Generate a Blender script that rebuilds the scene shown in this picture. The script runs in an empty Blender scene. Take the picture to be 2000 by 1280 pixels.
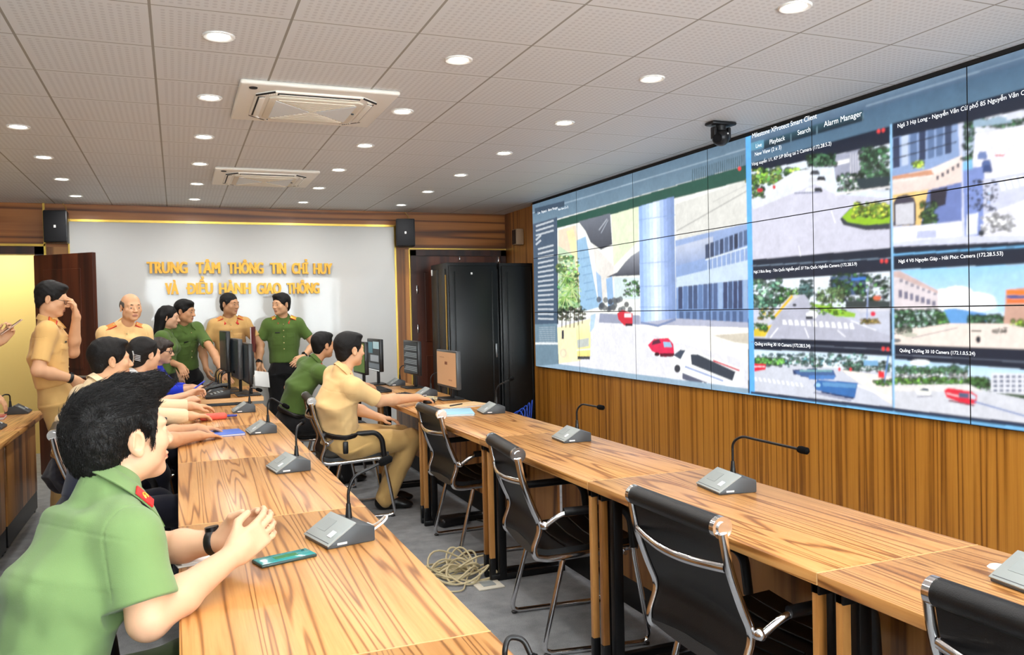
import bpy, bmesh, math, random
import numpy as np
from mathutils import Vector, Matrix

C = bpy.context.scene
COL = C.collection
random.seed(7)
RNG = np.random.default_rng(11)
Q = 1.0          # voxel size multiplier for the figures (1 = final)

# ------------------------------------------------------------------ camera
cam_data = bpy.data.cameras.new('camera')
cam = bpy.data.objects.new('camera', cam_data)
COL.objects.link(cam)
cam_data.sensor_fit = 'HORIZONTAL'
cam_data.sensor_width = 36.0
cam_data.lens = 36.0 * 1616.3 / 2000.0
cam_data.clip_start = 0.05
_r = Vector((0.926656726, -0.375247012, -0.022293328))
_u = Vector((0.028467382, 0.010916880, 0.999535107))
_f = Vector((0.374829188, 0.926860562, -0.020798500))
EYE = Vector((0.0, 0.0, 1.42))
cam.matrix_world = Matrix(((_r.x, _u.x, -_f.x, EYE.x), (_r.y, _u.y, -_f.y, EYE.y), (_r.z, _u.z, -_f.z, EYE.z), (0, 0, 0, 1)))
C.camera = cam

# ------------------------------------------------------------------ exposure, world, light levels
vs = C.view_settings
vs.view_transform = 'Standard'
vs.look = 'None'
vs.gamma = 1.0
vs.use_curve_mapping = False
EXPO = 0.47
vs.exposure = EXPO
C.display_settings.display_device = 'sRGB'
C.cycles.use_denoising = True
C.cycles.max_bounces = 8
C.cycles.sample_clamp_indirect = 6.0
world = bpy.data.worlds.new('world')
C.world = world
world.use_nodes = True
world.node_tree.nodes['Background'].inputs[0].default_value = (0.8, 0.9, 1.0, 1)
world.node_tree.nodes['Background'].inputs[1].default_value = 0.3
LAMP_W = 3.1         # each downlight
WINDOW_E = 17.0        # daylight behind the blinds of the rear windows
SCREEN_E = 0.92       # video wall
CORRIDOR_W = 24.0

# ------------------------------------------------------------------ room measures (metres)
HC = 2.50            # ceiling
XS = 3.373           # face of the video wall
YB = 8.68            # back wall
YR = -1.25           # rear wall, behind the camera
XL = -3.3            # left wall
TOP = 0.75           # desk height

# ------------------------------------------------------------------ colour and materials
def lin(c):
    out = []
    for v in c[:3]:
        v = v / 255.0
        out.append(v / 12.92 if v <= 0.04045 else ((v + 0.055) / 1.055) ** 2.4)
    return tuple(out) + (1.0,)

MATS = {}
def mat(name, rgb, rough=0.5, metal=0.0, spec=0.5, coat=0.0, emit=0.0, sheen=0.0, bump=None):
    if name in MATS:
        return MATS[name]
    m = bpy.data.materials.new(name)
    m.use_nodes = True
    nt = m.node_tree
    b = nt.nodes['Principled BSDF']
    b.inputs['Base Color'].default_value = lin(rgb)
    b.inputs['Roughness'].default_value = rough
    b.inputs['Metallic'].default_value = metal
    b.inputs['Specular IOR Level'].default_value = spec
    b.inputs['Coat Weight'].default_value = coat
    b.inputs['Sheen Weight'].default_value = sheen
    if emit:
        b.inputs['Emission Color'].default_value = lin(rgb)
        b.inputs['Emission Strength'].default_value = emit
    if bump:
        sc, st = bump
        no = nt.nodes.new('ShaderNodeTexNoise')
        no.inputs['Scale'].default_value = sc
        no.inputs['Detail'].default_value = 3
        tc = nt.nodes.new('ShaderNodeTexCoord')
        nt.links.new(tc.outputs['Object'], no.inputs['Vector'])
        bp = nt.nodes.new('ShaderNodeBump')
        bp.inputs['Strength'].default_value = st
        bp.inputs['Distance'].default_value = 0.004
        nt.links.new(no.outputs['Fac'], bp.inputs['Height'])
        nt.links.new(bp.outputs['Normal'], b.inputs['Normal'])
    MATS[name] = m
    return m

def N(nt, kind, **kw):
    n = nt.nodes.new(kind)
    for k, v in kw.items():
        if k in n.inputs.keys():
            n.inputs[k].default_value = v
        else:
            setattr(n, k, v)
    return n

def math_node(nt, op, a, b=None, c=None):
    n = nt.nodes.new('ShaderNodeMath')
    n.operation = op
    for i, v in enumerate((a, b, c)):
        if v is None:
            continue
        if isinstance(v, (int, float)):
            n.inputs[i].default_value = v
        else:
            nt.links.new(v, n.inputs[i])
    return n.outputs[0]

def wood(name, along, stops, across=14.0, length=0.55, rings=9.0, warp=0.35, rough=0.3, spec=0.5, fibre=0.35, coat=0.0, broad=0.55, sharp=2.6):
    """Laminate with grain running along one world axis; colour = contour lines of a stretched noise + fine fibres."""
    m = bpy.data.materials.new(name)
    m.use_nodes = True
    nt = m.node_tree
    b = nt.nodes['Principled BSDF']
    geo = N(nt, 'ShaderNodeNewGeometry')
    info = N(nt, 'ShaderNodeObjectInfo')
    mp = N(nt, 'ShaderNodeMapping')
    s = [across, across, across]
    s['xyz'.index(along)] = length
    mp.inputs['Scale'].default_value = s
    add = N(nt, 'ShaderNodeVectorMath', operation='ADD')
    nt.links.new(geo.outputs['Position'], mp.inputs['Vector'])
    rnd = N(nt, 'ShaderNodeVectorMath', operation='SCALE')
    cmb = N(nt, 'ShaderNodeCombineXYZ')
    for i in range(3):
        nt.links.new(info.outputs['Random'], cmb.inputs[i])
    nt.links.new(cmb.outputs[0], rnd.inputs[0])
    rnd.inputs['Scale'].default_value = 37.0
    nt.links.new(mp.outputs[0], add.inputs[0])
    nt.links.new(rnd.outputs[0], add.inputs[1])
    n1 = N(nt, 'ShaderNodeTexNoise', Scale=0.28, Detail=2.0, Roughness=0.45, Distortion=warp)
    nt.links.new(add.outputs[0], n1.inputs['Vector'])
    ring = math_node(nt, 'MULTIPLY', n1.outputs['Fac'], rings * 6.2832)
    sn = math_node(nt, 'SINE', ring)
    lines = math_node(nt, 'MULTIPLY_ADD', sn, 0.5, 0.5)
    lines = math_node(nt, 'POWER', lines, sharp)
    n2 = N(nt, 'ShaderNodeTexNoise', Scale=6.0, Detail=3.0, Roughness=0.6)
    nt.links.new(add.outputs[0], n2.inputs['Vector'])
    n3 = N(nt, 'ShaderNodeTexNoise', Scale=0.9, Detail=2.0, Roughness=0.5)
    nt.links.new(add.outputs[0], n3.inputs['Vector'])
    v = math_node(nt, 'MULTIPLY', lines, 0.66 - fibre * 0.3)
    v = math_node(nt, 'MULTIPLY_ADD', n2.outputs['Fac'], fibre, v)
    v = math_node(nt, 'MULTIPLY_ADD', n3.outputs['Fac'], broad, v)
    v = math_node(nt, 'ADD', v, -0.22 + (0.55 - broad) * 0.5)
    ramp = N(nt, 'ShaderNodeValToRGB')
    el = ramp.color_ramp.elements
    while len(el) < len(stops):
        el.new(0.5)
    for e, (p, c) in zip(el, stops):
        e.position = p
        e.color = lin(c)
    nt.links.new(v, ramp.inputs[0])
    nt.links.new(ramp.outputs[0], b.inputs['Base Color'])
    b.inputs['Roughness'].default_value = rough
    b.inputs['Specular IOR Level'].default_value = spec
    b.inputs['Coat Weight'].default_value = coat
    MATS[name] = m
    return m

# ------------------------------------------------------------------ object helpers
def tag(o, label=None, cat=None, group=None, kind=None):
    if label: o['label'] = label
    if cat: o['category'] = cat
    if group: o['group'] = group
    if kind: o['kind'] = kind
    return o

def empty(name, loc=(0, 0, 0), rz=0.0):
    o = bpy.data.objects.new(name, None)
    o.empty_display_size = 0.05
    o.location = loc
    o.rotation_euler = (0, 0, rz)
    COL.objects.link(o)
    return o

def thing(name, label, cat, loc=(0, 0, 0), rz=0.0, group=None):
    return tag(empty(name, loc, rz), label, cat, group)

def copy_tree(o, parent=None):
    c = o.copy()
    COL.objects.link(c)
    if parent is not None:
        c.parent = parent
    for ch in list(o.children):
        copy_tree(ch, c)
    return c

class MB:
    """Collects shapes into one bmesh, then links them as one mesh object."""
    def __init__(self):
        self.bm = bmesh.new()
        self.slot = 0
    def _merge(self, bm2, M=None):
        if M is not None:
            bmesh.ops.transform(bm2, matrix=M, verts=bm2.verts)
        me = bpy.data.meshes.new('tmp')
        for f in bm2.faces:
            f.material_index = self.slot
        bm2.to_mesh(me)
        bm2.free()
        self.bm.from_mesh(me)
        bpy.data.meshes.remove(me)
        return self
    def box(self, lo, hi, bev=0.0, seg=2, M=None):
        b = bmesh.new()
        bmesh.ops.create_cube(b, size=1.0)
        c = [(lo[i] + hi[i]) / 2 for i in range(3)]
        s = [abs(hi[i] - lo[i]) for i in range(3)]
        for v in b.verts:
            v.co = Vector((c[0] + v.co.x * s[0], c[1] + v.co.y * s[1], c[2] + v.co.z * s[2]))
        if bev > 0:
            bmesh.ops.bevel(b, geom=b.edges[:], offset=min(bev, min(s) * 0.48), segments=seg, affect='EDGES', profile=0.5)
        return self._merge(b, M)
    def prism(self, pts, axis, a, b_, bev=0.0, M=None):
        """pts: 2-D outline in the plane perpendicular to axis, extruded from a to b_."""
        b = bmesh.new()
        def p3(p, t):
            if axis == 'x': return (t, p[0], p[1])
            if axis == 'y': return (p[0], t, p[1])
            return (p[0], p[1], t)
        A = [b.verts.new(p3(p, a)) for p in pts]
        B = [b.verts.new(p3(p, b_)) for p in pts]
        n = len(pts)
        b.faces.new(A); b.faces.new(B[::-1])
        for i in range(n):
            b.faces.new((A[i], B[i], B[(i + 1) % n], A[(i + 1) % n]))
        bmesh.ops.recalc_face_normals(b, faces=b.faces[:])
        if bev > 0:
            bmesh.ops.bevel(b, geom=b.edges[:], offset=bev, segments=2, affect='EDGES', profile=0.5)
        return self._merge(b, M)
    def cyl(self, p, q, r, r2=None, n=20, M=None, cap=True):
        p, q = Vector(p), Vector(q)
        d = q - p
        b = bmesh.new()
        bmesh.ops.create_cone(b, cap_ends=cap, segments=n, radius1=r, radius2=r if r2 is None else r2, depth=d.length)
        T = Matrix.Translation((p + q) / 2) @ d.to_track_quat('Z', 'Y').to_matrix().to_4x4()
        bmesh.ops.transform(b, matrix=T, verts=b.verts)
        return self._merge(b, M)
    def sphere(self, c, r, n=16, sc=(1, 1, 1), M=None):
        b = bmesh.new()
        bmesh.ops.create_uvsphere(b, u_segments=n, v_segments=max(6, n // 2), radius=1.0)
        for v in b.verts:
            v.co = Vector((c[0] + v.co.x * r * sc[0], c[1] + v.co.y * r * sc[1], c[2] + v.co.z * r * sc[2]))
        return self._merge(b, M)
    def tube(self, pts, r, n=12, closed=False, M=None, flat=None):
        """sweep a circle (or ellipse flat=(a,b)) along a polyline; r may be a list."""
        P = [Vector(p) for p in pts]
        b = bmesh.new()
        rings = []
        m = len(P)
        t0 = (P[1] - P[0]).normalized()
        up = Vector((0, 0, 1)) if abs(t0.z) < 0.9 else Vector((0, 1, 0))
        x = t0.cross(up).normalized()
        for i in range(m):
            if closed:
                t = (P[(i + 1) % m] - P[i - 1]).normalized()
            else:
                t = (P[min(i + 1, m - 1)] - P[max(i - 1, 0)]).normalized()
            x = (x - t * x.dot(t)).normalized()
            y = t.cross(x)
            rr = r[i] if isinstance(r, (list, tuple)) else r
            a, c = (rr, rr) if flat is None else (rr * flat[0], rr * flat[1])
            rings.append([b.verts.new(P[i] + x * (a * math.cos(2 * math.pi * k / n)) + y * (c * math.sin(2 * math.pi * k / n))) for k in range(n)])
        rng = range(m) if closed else range(m - 1)
        for i in rng:
            A, B = rings[i], rings[(i + 1) % m]
            for k in range(n):
                b.faces.new((A[k], A[(k + 1) % n], B[(k + 1) % n], B[k]))
        if not closed:
            b.faces.new(rings[0][::-1]); b.faces.new(rings[-1])
        return self._merge(b, M)
    def lathe(self, prof, n=32, M=None, c=(0, 0, 0)):
        b = bmesh.new()
        rings = []
        for (r, z) in prof:
            if r < 1e-6:
                rings.append([b.verts.new((c[0], c[1], c[2] + z))])
            else:
                rings.append([b.verts.new((c[0] + r * math.cos(2 * math.pi * k / n), c[1] + r * math.sin(2 * math.pi * k / n), c[2] + z)) for k in range(n)])
        for A, B in zip(rings, rings[1:]):
            for k in range(n):
                k2 = (k + 1) % n
                if len(A) == 1 and len(B) == 1: continue
                if len(A) == 1: b.faces.new((A[0], B[k2], B[k]))
                elif len(B) == 1: b.faces.new((A[k], A[k2], B[0]))
                else: b.faces.new((A[k], A[k2], B[k2], B[k]))
        bmesh.ops.recalc_face_normals(b, faces=b.faces[:])
        return self._merge(b, M)
    def sheet(self, grid, thick, M=None):
        """grid[i][j] of points -> a sheet with thickness along its normals."""
        b = bmesh.new()
        V = [[b.verts.new(p) for p in row] for row in grid]
        for i in range(len(V) - 1):
            for j in range(len(V[0]) - 1):
                b.faces.new((V[i][j], V[i + 1][j], V[i + 1][j + 1], V[i][j + 1]))
        bmesh.ops.recalc_face_normals(b, faces=b.faces[:])
        bmesh.ops.solidify(b, geom=b.faces[:], thickness=thick)
        bmesh.ops.recalc_face_normals(b, faces=b.faces[:])
        return self._merge(b, M)
    def build(self, name, m, parent=None, smooth=True):
        me = bpy.data.meshes.new(name)
        self.bm.to_mesh(me)
        self.bm.free()
        for mm in (m if isinstance(m, (list, tuple)) else [m]):
            me.materials.append(mm)
        if smooth:
            me.shade_smooth()
            me.set_sharp_from_angle(angle=math.radians(38))
        o = bpy.data.objects.new(name, me)
        COL.objects.link(o)
        if parent is not None:
            o.parent = parent
        return o

def fillet(pts, r, n=6):
    P = [Vector(p) for p in pts]
    out = [P[0]]
    for a, b, c in zip(P, P[1:], P[2:]):
        d1, d2 = (a - b), (c - b)
        k = min(r, d1.length * 0.48, d2.length * 0.48)
        p, q = b + d1.normalized() * k, b + d2.normalized() * k
        for i in range(n + 1):
            t = i / n
            out.append(p * (1 - t) ** 2 + b * (2 * t * (1 - t)) + q * t ** 2)
    out.append(P[-1])
    return out

def text_mesh(body, size, extrude=0.0, offset=0.0, align='LEFT', bevel=0.0, shear=0.0, space=1.0):
    cu = bpy.data.curves.new('lettering', 'FONT')
    cu.body = body
    cu.size = size
    cu.extrude = extrude
    cu.offset = offset
    cu.align_x = align
    cu.bevel_depth = bevel
    cu.space_character = space
    cu.resolution_u = 3
    o = bpy.data.objects.new('lettering', cu)
    COL.objects.link(o)
    bpy.context.view_layer.update()
    me = bpy.data.meshes.new_from_object(o.evaluated_get(bpy.context.evaluated_depsgraph_get()))
    bpy.data.objects.remove(o)
    bpy.data.curves.remove(cu)
    return me

def struct(name, mb, m, smooth=False):
    return tag(mb.build(name, m, None, smooth), kind='structure')
# ------------------------------------------------------------------ shared materials
chrome = mat('chrome', (225, 225, 228), 0.12, 1.0)
black_plastic = mat('black_plastic', (18, 18, 20), 0.4)
dark_plastic = mat('dark_plastic', (52, 56, 60), 0.42)
grey_plastic = mat('grey_plastic', (150, 156, 156), 0.4)
black_leather = mat('black_leather', (10, 10, 12), 0.44, spec=0.4, bump=(320, 0.15))
black_metal = mat('black_metal', (20, 20, 22), 0.35, 0.3)
white_plastic = mat('white_plastic', (238, 234, 222), 0.4)
white_paint = mat('white_paint', (240, 240, 236), 0.5)
gold_trim = mat('gold_trim', (226, 190, 92), 0.28, 0.85)
paper_white = mat('paper_white', (240, 240, 238), 0.7)

desk_wood = wood('desk_wood', 'y', [(0.15, (206, 153, 92)), (0.40, (186, 128, 68)), (0.66, (154, 100, 48)), (0.95, (114, 70, 32))],
                 across=30.0, length=1.0, rings=15.0, warp=0.4, rough=0.33, spec=0.4, fibre=0.34, broad=0.44, sharp=5.0)
desk_side = wood('desk_side_wood', 'z', [(0.2, (196, 140, 78)), (0.5, (168, 112, 54)), (0.85, (104, 64, 26))],
                 across=16.0, length=0.8, rings=5.0, rough=0.35, fibre=0.35)
wall_wood_v = wood('screen_wall_wood', 'z', [(0.18, (198, 136, 54)), (0.45, (180, 118, 42)), (0.74, (150, 94, 30)), (1.0, (100, 58, 17))],
                   across=38.0, length=0.5, rings=6.0, warp=0.2, rough=0.32, fibre=0.62, broad=0.40, sharp=3.0)
wall_wood_h = wood('back_wall_wood', 'x', [(0.2, (176, 112, 56)), (0.45, (152, 92, 42)), (0.65, (122, 70, 30)), (0.88, (80, 44, 18))],
                   across=15.0, length=0.4, rings=6.0, warp=0.25, rough=0.35, fibre=0.4)
wall_wood_bv = wood('back_column_wood', 'z', [(0.2, (196, 136, 72)), (0.5, (172, 112, 52)), (0.85, (112, 66, 26))],
                    across=15.0, length=0.4, rings=6.0, warp=0.25, rough=0.35, fibre=0.4)
door_wood = wood('dark_door_wood', 'z', [(0.2, (98, 48, 26)), (0.55, (78, 36, 20)), (0.9, (50, 22, 12))],
                 across=14.0, length=0.5, rings=4.0, rough=0.35, fibre=0.4)
frame_wood = wood('dark_frame_wood', 'z', [(0.2, (62, 30, 20)), (0.6, (48, 22, 15)), (0.9, (32, 14, 10))],
                  across=14.0, length=0.5, rings=4.0, rough=0.4, fibre=0.4)

def carpet_material():
    m = bpy.data.materials.new('grey_carpet'); m.use_nodes = True
    nt = m.node_tree; b = nt.nodes['Principled BSDF']
    geo = N(nt, 'ShaderNodeNewGeometry')
    n1 = N(nt, 'ShaderNodeTexNoise', Scale=260.0, Detail=2.0, Roughness=0.7)
    n2 = N(nt, 'ShaderNodeTexNoise', Scale=9.0, Detail=4.0, Roughness=0.6)
    for n in (n1, n2): nt.links.new(geo.outputs['Position'], n.inputs['Vector'])
    v = math_node(nt, 'MULTIPLY_ADD', n1.outputs['Fac'], 0.6, math_node(nt, 'MULTIPLY', n2.outputs['Fac'], 0.5))
    ramp = N(nt, 'ShaderNodeValToRGB')
    ramp.color_ramp.elements[0].position = 0.25; ramp.color_ramp.elements[0].color = lin((92, 94, 97))
    ramp.color_ramp.elements[1].position = 0.8; ramp.color_ramp.elements[1].color = lin((166, 168, 170))
    nt.links.new(v, ramp.inputs[0]); nt.links.new(ramp.outputs[0], b.inputs['Base Color'])
    b.inputs['Roughness'].default_value = 0.95; b.inputs['Specular IOR Level'].default_value = 0.1
    bp = N(nt, 'ShaderNodeBump', Strength=0.4, Distance=0.004)
    nt.links.new(n1.outputs['Fac'], bp.inputs['Height']); nt.links.new(bp.outputs[0], b.inputs['Normal'])
    return m

def ceiling_material():
    """metal ceiling tiles 0.478 m square, thin joints, and rows of small perforations"""
    m = bpy.data.materials.new('perforated_ceiling_tiles'); m.use_nodes = True
    nt = m.node_tree; b = nt.nodes['Principled BSDF']
    geo = N(nt, 'ShaderNodeNewGeometry'); sep = N(nt, 'ShaderNodeSeparateXYZ')
    nt.links.new(geo.outputs['Position'], sep.inputs[0])
    T = 0.478
    ux = math_node(nt, 'FRACT', math_node(nt, 'MULTIPLY', math_node(nt, 'ADD', sep.outputs[0], 0.058 + 10 * T), 1 / T))
    uy = math_node(nt, 'FRACT', math_node(nt, 'MULTIPLY', math_node(nt, 'ADD', sep.outputs[1], -2.639 + 10 * T), 1 / T))
    def edge(u):   # distance to tile edge, in tile units
        return math_node(nt, 'MINIMUM', u, math_node(nt, 'SUBTRACT', 1.0, u))
    ex, ey = edge(ux), edge(uy)
    jx = math_node(nt, 'LESS_THAN', ex, 0.0105)
    jy = math_node(nt, 'LESS_THAN', ey, 0.0065)
    joint = math_node(nt, 'MAXIMUM', jx, jy)
    n = 17.0
    dx = math_node(nt, 'SUBTRACT', math_node(nt, 'FRACT', math_node(nt, 'MULTIPLY', ux, n)), 0.5)
    dy = math_node(nt, 'SUBTRACT', math_node(nt, 'FRACT', math_node(nt, 'MULTIPLY', uy, n)), 0.5)
    rr = math_node(nt, 'ADD', math_node(nt, 'POWER', math_node(nt, 'ABSOLUTE', dx), 2.0), math_node(nt, 'POWER', math_node(nt, 'ABSOLUTE', dy), 2.0))
    hole = math_node(nt, 'LESS_THAN', rr, 0.085)
    inner = math_node(nt, 'GREATER_THAN', math_node(nt, 'MINIMUM', ex, ey), 0.055)
    hole = math_node(nt, 'MULTIPLY', hole, inner)
    mix = N(nt, 'ShaderNodeMix', data_type='RGBA')
    mix.inputs[6].default_value = lin((230, 232, 233)); mix.inputs[7].default_value = lin((215, 216, 217))
    nt.links.new(hole, mix.inputs[0])
    mix2 = N(nt, 'ShaderNodeMix', data_type='RGBA')
    nt.links.new(mix.outputs[2], mix2.inputs[6]); mix2.inputs[7].default_value = lin((158, 154, 146))
    nt.links.new(joint, mix2.inputs[0])
    nt.links.new(mix2.outputs[2], b.inputs['Base Color'])
    b.inputs['Roughness'].default_value = 0.55
    return m

cream = mat('cream_corridor_paint', (222, 202, 132), 0.7)
plain_wall = mat('pale_wall_paint', (226, 222, 212), 0.7)
glossy_white = mat('glossy_white_panel', (214, 214, 211), 0.05, 0.0, 0.3)

# ------------------------------------------------------------------ the setting
struct('floor', MB().box((XL - 0.1, YR - 0.1, -0.1), (4.0, 10.2, 0.0)), carpet_material())
ceil_ob = struct('ceiling', MB().box((XL - 0.1, YR - 0.1, HC), (4.0, YB + 0.1, HC + 0.1)), ceiling_material())
struct('wall_left', MB().box((XL - 0.1, YR, 0), (XL, YB, HC)), plain_wall)
struct('wall_rear', MB().box((XL, YR - 0.12, 0), (-0.62, YR, HC)).box((4.0, YR - 0.12, 0), (4.1, YR, HC))
       .box((-0.62, YR - 0.12, 0), (4.0, YR, 0.95)).box((-0.62, YR - 0.12, 2.3), (4.0, YR, HC))
       .box((0.86, YR - 0.12, 0.95), (1.0, YR, 2.3)).box((2.42, YR - 0.12, 0.95), (2.56, YR, 2.3)), plain_wall)
# false wall that carries the screens, closed at its far end
struct('wall_right', MB().box((XS, YR, 0), (XS + 0.08, 7.75, HC)), wall_wood_v)
struct('wall_side', MB().box((3.45, 7.75, 0), (3.55, YB, HC)), wall_wood_bv)
# back wall: wood over the doors and the white panel, opening for the left door
struct('wall_back', MB().box((XL, YB, 2.10), (3.55, YB + 0.12, HC)).box((XL, YB, 0), (-2.03, YB + 0.12, 2.10))
       .box((-1.10, YB, 0), (3.55, YB + 0.12, 2.10)), wall_wood_h)
struct('trim_column_left', MB().box((-1.09, YB - 0.012, 0), (-0.915, YB - 0.001, 2.10)), wall_wood_bv)
struct('trim_column_right', MB().box((2.185, YB - 0.012, 0), (2.325, YB - 0.001, 2.10)), wall_wood_bv)
g = MB().box((-1.115, YB - 0.022, 0), (-1.097, YB - 0.001, 2.5)).box((2.325, YB - 0.022, 0), (2.338, YB - 0.001, 2.10))
g.box((XL, YB - 0.022, 2.105), (-1.10, YB - 0.001, 2.125)).box((2.33, YB - 0.022, 2.10), (3.45, YB - 0.001, 2.112))
g.box((-0.915, YB - 0.03, 2.335), (2.185, YB - 0.001, 2.357)).box((-0.915, YB - 0.03, 0), (-0.902, YB - 0.001, 2.34)).box((2.168, YB - 0.03, 0), (2.185, YB - 0.001, 2.34))
struct('trim_gold', g, gold_trim)
struct('wall_panel', MB().box((-0.902, YB - 0.02, 0.02), (2.168, YB - 0.001, 2.335)), glossy_white)
# left doorway, corridor beyond
struct('door_frame_left', MB().box((-2.03, YB - 0.03, 0), (-1.96, YB + 0.13, 2.10)).box((-1.19, YB - 0.03, 0), (-1.117, YB + 0.13, 2.10))
       .box((-2.03, YB - 0.03, 2.03), (-1.117, YB + 0.13, 2.10)), frame_wood)
struct('wall_corridor', MB().box((XL, 10.1, 0), (0.6, 10.2, 2.6)).box((XL, YB + 0.12, 2.5), (0.6, 10.1, 2.6)).box((0.5, YB + 0.12, 0), (0.6, 10.1, 2.5)).box((XL - 0.1, YB + 0.12, 0), (XL, 10.1, 2.5)), cream)
# right door, dark, closed behind the rack
d = tag(empty('door_2', (2.34, YB, 0)), kind='structure')
f = MB().box((0, -0.04, 0), (0.06, 0, 2.09)).box((1.04, -0.04, 0), (1.10, 0, 2.09)).box((0, -0.04, 2.03), (1.10, 0, 2.09)).build('door_frame', frame_wood, d, False)
for x0, x1 in ((0.062, 0.548), (0.552, 1.038)):
    lf = MB().box((x0, -0.025, 0.01), (x1, -0.002, 2.028))
    for z0, z1 in ((0.15, 0.95), (1.1, 1.85)):
        lf.box((x0 + 0.09, -0.032, z0), (x1 - 0.09, -0.02, z1), 0.006)
    lf.build('door_leaf', door_wood, d, False)
hb = MB()
for z in (1.2, 1.62):
    hb.box((0.055, -0.05, z), (0.072, -0.03, z + 0.09), 0.003)
hb.box((0.545, -0.05, 1.98), (0.56, -0.03, 2.02), 0.003).box((1.0, -0.055, 1.95), (1.012, -0.03, 2.02), 0.003)
hb.build('hinge', chrome, d)
# left door leaf, standing open into the room
ang = math.atan2(8.20 - YB, -0.668 + 1.183)
d = tag(empty('door_1', (-1.183, YB - 0.03, 0), ang), kind='structure')
W = 0.71
lf = MB().box((0, -0.02, 0.01), (W, 0.02, 2.015), 0.003)
for z0, z1 in ((0.12, 0.82), (0.98, 1.25), (1.36, 1.88)):
    for s in (-1, 1):
        y0, y1 = (0.018, 0.026) if s > 0 else (-0.026, -0.018)
        lf.box((0.12, y0, z0), (0.57, y1, z1), 0.006)
lf.build('door_leaf', door_wood, d, False)
MB().cyl((W - 0.06, -0.06, 0.92), (W - 0.06, 0.06, 0.92), 0.012).tube(fillet([(W - 0.06, -0.06, 0.92), (W - 0.19, -0.06, 0.92)], 0.01), 0.011).tube([(W - 0.06, 0.06, 0.92), (W - 0.19, 0.06, 0.92)], 0.011).build('door_handle', chrome, d)

# rear windows: frames, daylit panes, blinds (they show in the glossy white panel)
day = bpy.data.materials.new('daylit_pane'); day.use_nodes = True
_b = day.node_tree.nodes['Principled BSDF']
_b.inputs['Base Color'].default_value = (0.8, 0.85, 0.9, 1)
_b.inputs['Emission Color'].default_value = (0.84, 0.93, 1.0, 1)
_b.inputs['Emission Strength'].default_value = WINDOW_E
blind_m = mat('white_blind_slat', (232, 230, 222), 0.6)
for k, (x0, x1) in enumerate(((-0.62, 0.86), (1.0, 2.42), (2.56, 4.0))):
    w = tag(empty('window_%d' % (k + 1), (x0, YR - 0.1, 0.95)), kind='structure')
    ww, hh = x1 - x0, 1.35
    MB().box((0, -0.02, 0), (ww, 0.0, hh)).build('window_pane', day, w, False)
    MB().box((0, 0.001, 0), (0.05, 0.05, hh)).box((ww - 0.05, 0.001, 0), (ww, 0.05, hh)).box((0.05, 0.001, 0), (ww - 0.05, 0.05, 0.05)).box((0.05, 0.001, hh - 0.05), (ww - 0.05, 0.05, hh)).box((ww / 2 - 0.025, 0.001, 0.05), (ww / 2 + 0.025, 0.05, hh - 0.05)).build('window_frame', white_paint, w, False)
    bl = MB()
    for i in range(22):
        z = 0.06 + i * 0.058
        bl.box((-0.0, -0.022, -0.001), (ww - 0.06, 0.022, 0.001), M=Matrix.Translation((0.03, 0.076, z)) @ Matrix.Rotation(math.radians(38), 4, 'X'))
    bl.build('window_blind', blind_m, w, False)

# raised gold lettering on the white panel
let = thing('wall_lettering', 'gold raised lettering in two lines on the glossy white wall panel', 'sign', (0.62, YB - 0.02, 1.8))
letter_gold = mat('letter_gold', (208, 152, 38), 0.35, 0.35)
for words_, z0 in (((('TRUNG', 288, 363), ('TÂM', 378, 424), ('THÔNG', 438, 508), ('TIN', 521, 553), ('CHỈ', 564, 598), ('HUY', 608, 648)), 1.852),
                   ((('VÀ', 320, 345), ('ĐIỀU', 361, 409), ('HÀNH', 420, 482), ('GIAO', 493, 542), ('THÔNG', 553, 620)), 1.650)):
    for body, a, b in words_:
        x0, x1 = -0.255 + (a - 288) * 0.004889, -0.255 + (b - 288) * 0.004889
        z1 = z0 - (x0 + 0.25) * 0.008
        me = text_mesh(body.replace('Đ', 'D'), 0.165, 0.012, 0.0, 'LEFT')
        co = np.empty(len(me.vertices) * 3, np.float32); me.vertices.foreach_get('co', co); co = co.reshape(-1, 3)
        # every word is set to its own measured length and cap height, thickened by shifted strokes
        bold = 0.0065
        sx = (x1 - x0 - 2 * bold) / (co[:, 0].max() - co[:, 0].min()); sz = 0.112 / (0.165 * 0.72)
        mb_ = MB()
        for kk, (dx, dz) in enumerate(((-bold, -0.002), (-bold / 3, -0.002), (bold / 3, -0.002), (bold, -0.002), (-bold, 0.002), (-bold / 3, 0.002), (bold / 3, 0.002), (bold, 0.002))):
            if True:
                new = np.stack([(co[:, 0] - co[:, 0].min()) * sx + bold + x0 - 0.62 + dx, -co[:, 2] - 0.012 - kk * 0.0006, co[:, 1] * sz + z1 - 1.8 + dz], 1)
                me.vertices.foreach_set('co', new.astype(np.float32).ravel())
                mb_.bm.from_mesh(me)
        bpy.data.meshes.remove(me)
        if body[0] == 'Đ':
            mb_.box((x0 - 0.62 - 0.012, -0.030, z1 - 1.8 + 0.050), (x0 - 0.62 + 0.042, -0.006, z1 - 1.8 + 0.066))
        bmesh.ops.recalc_face_normals(mb_.bm, faces=mb_.bm.faces[:])
        mb_.build('lettering_word', letter_gold, let, False)
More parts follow.
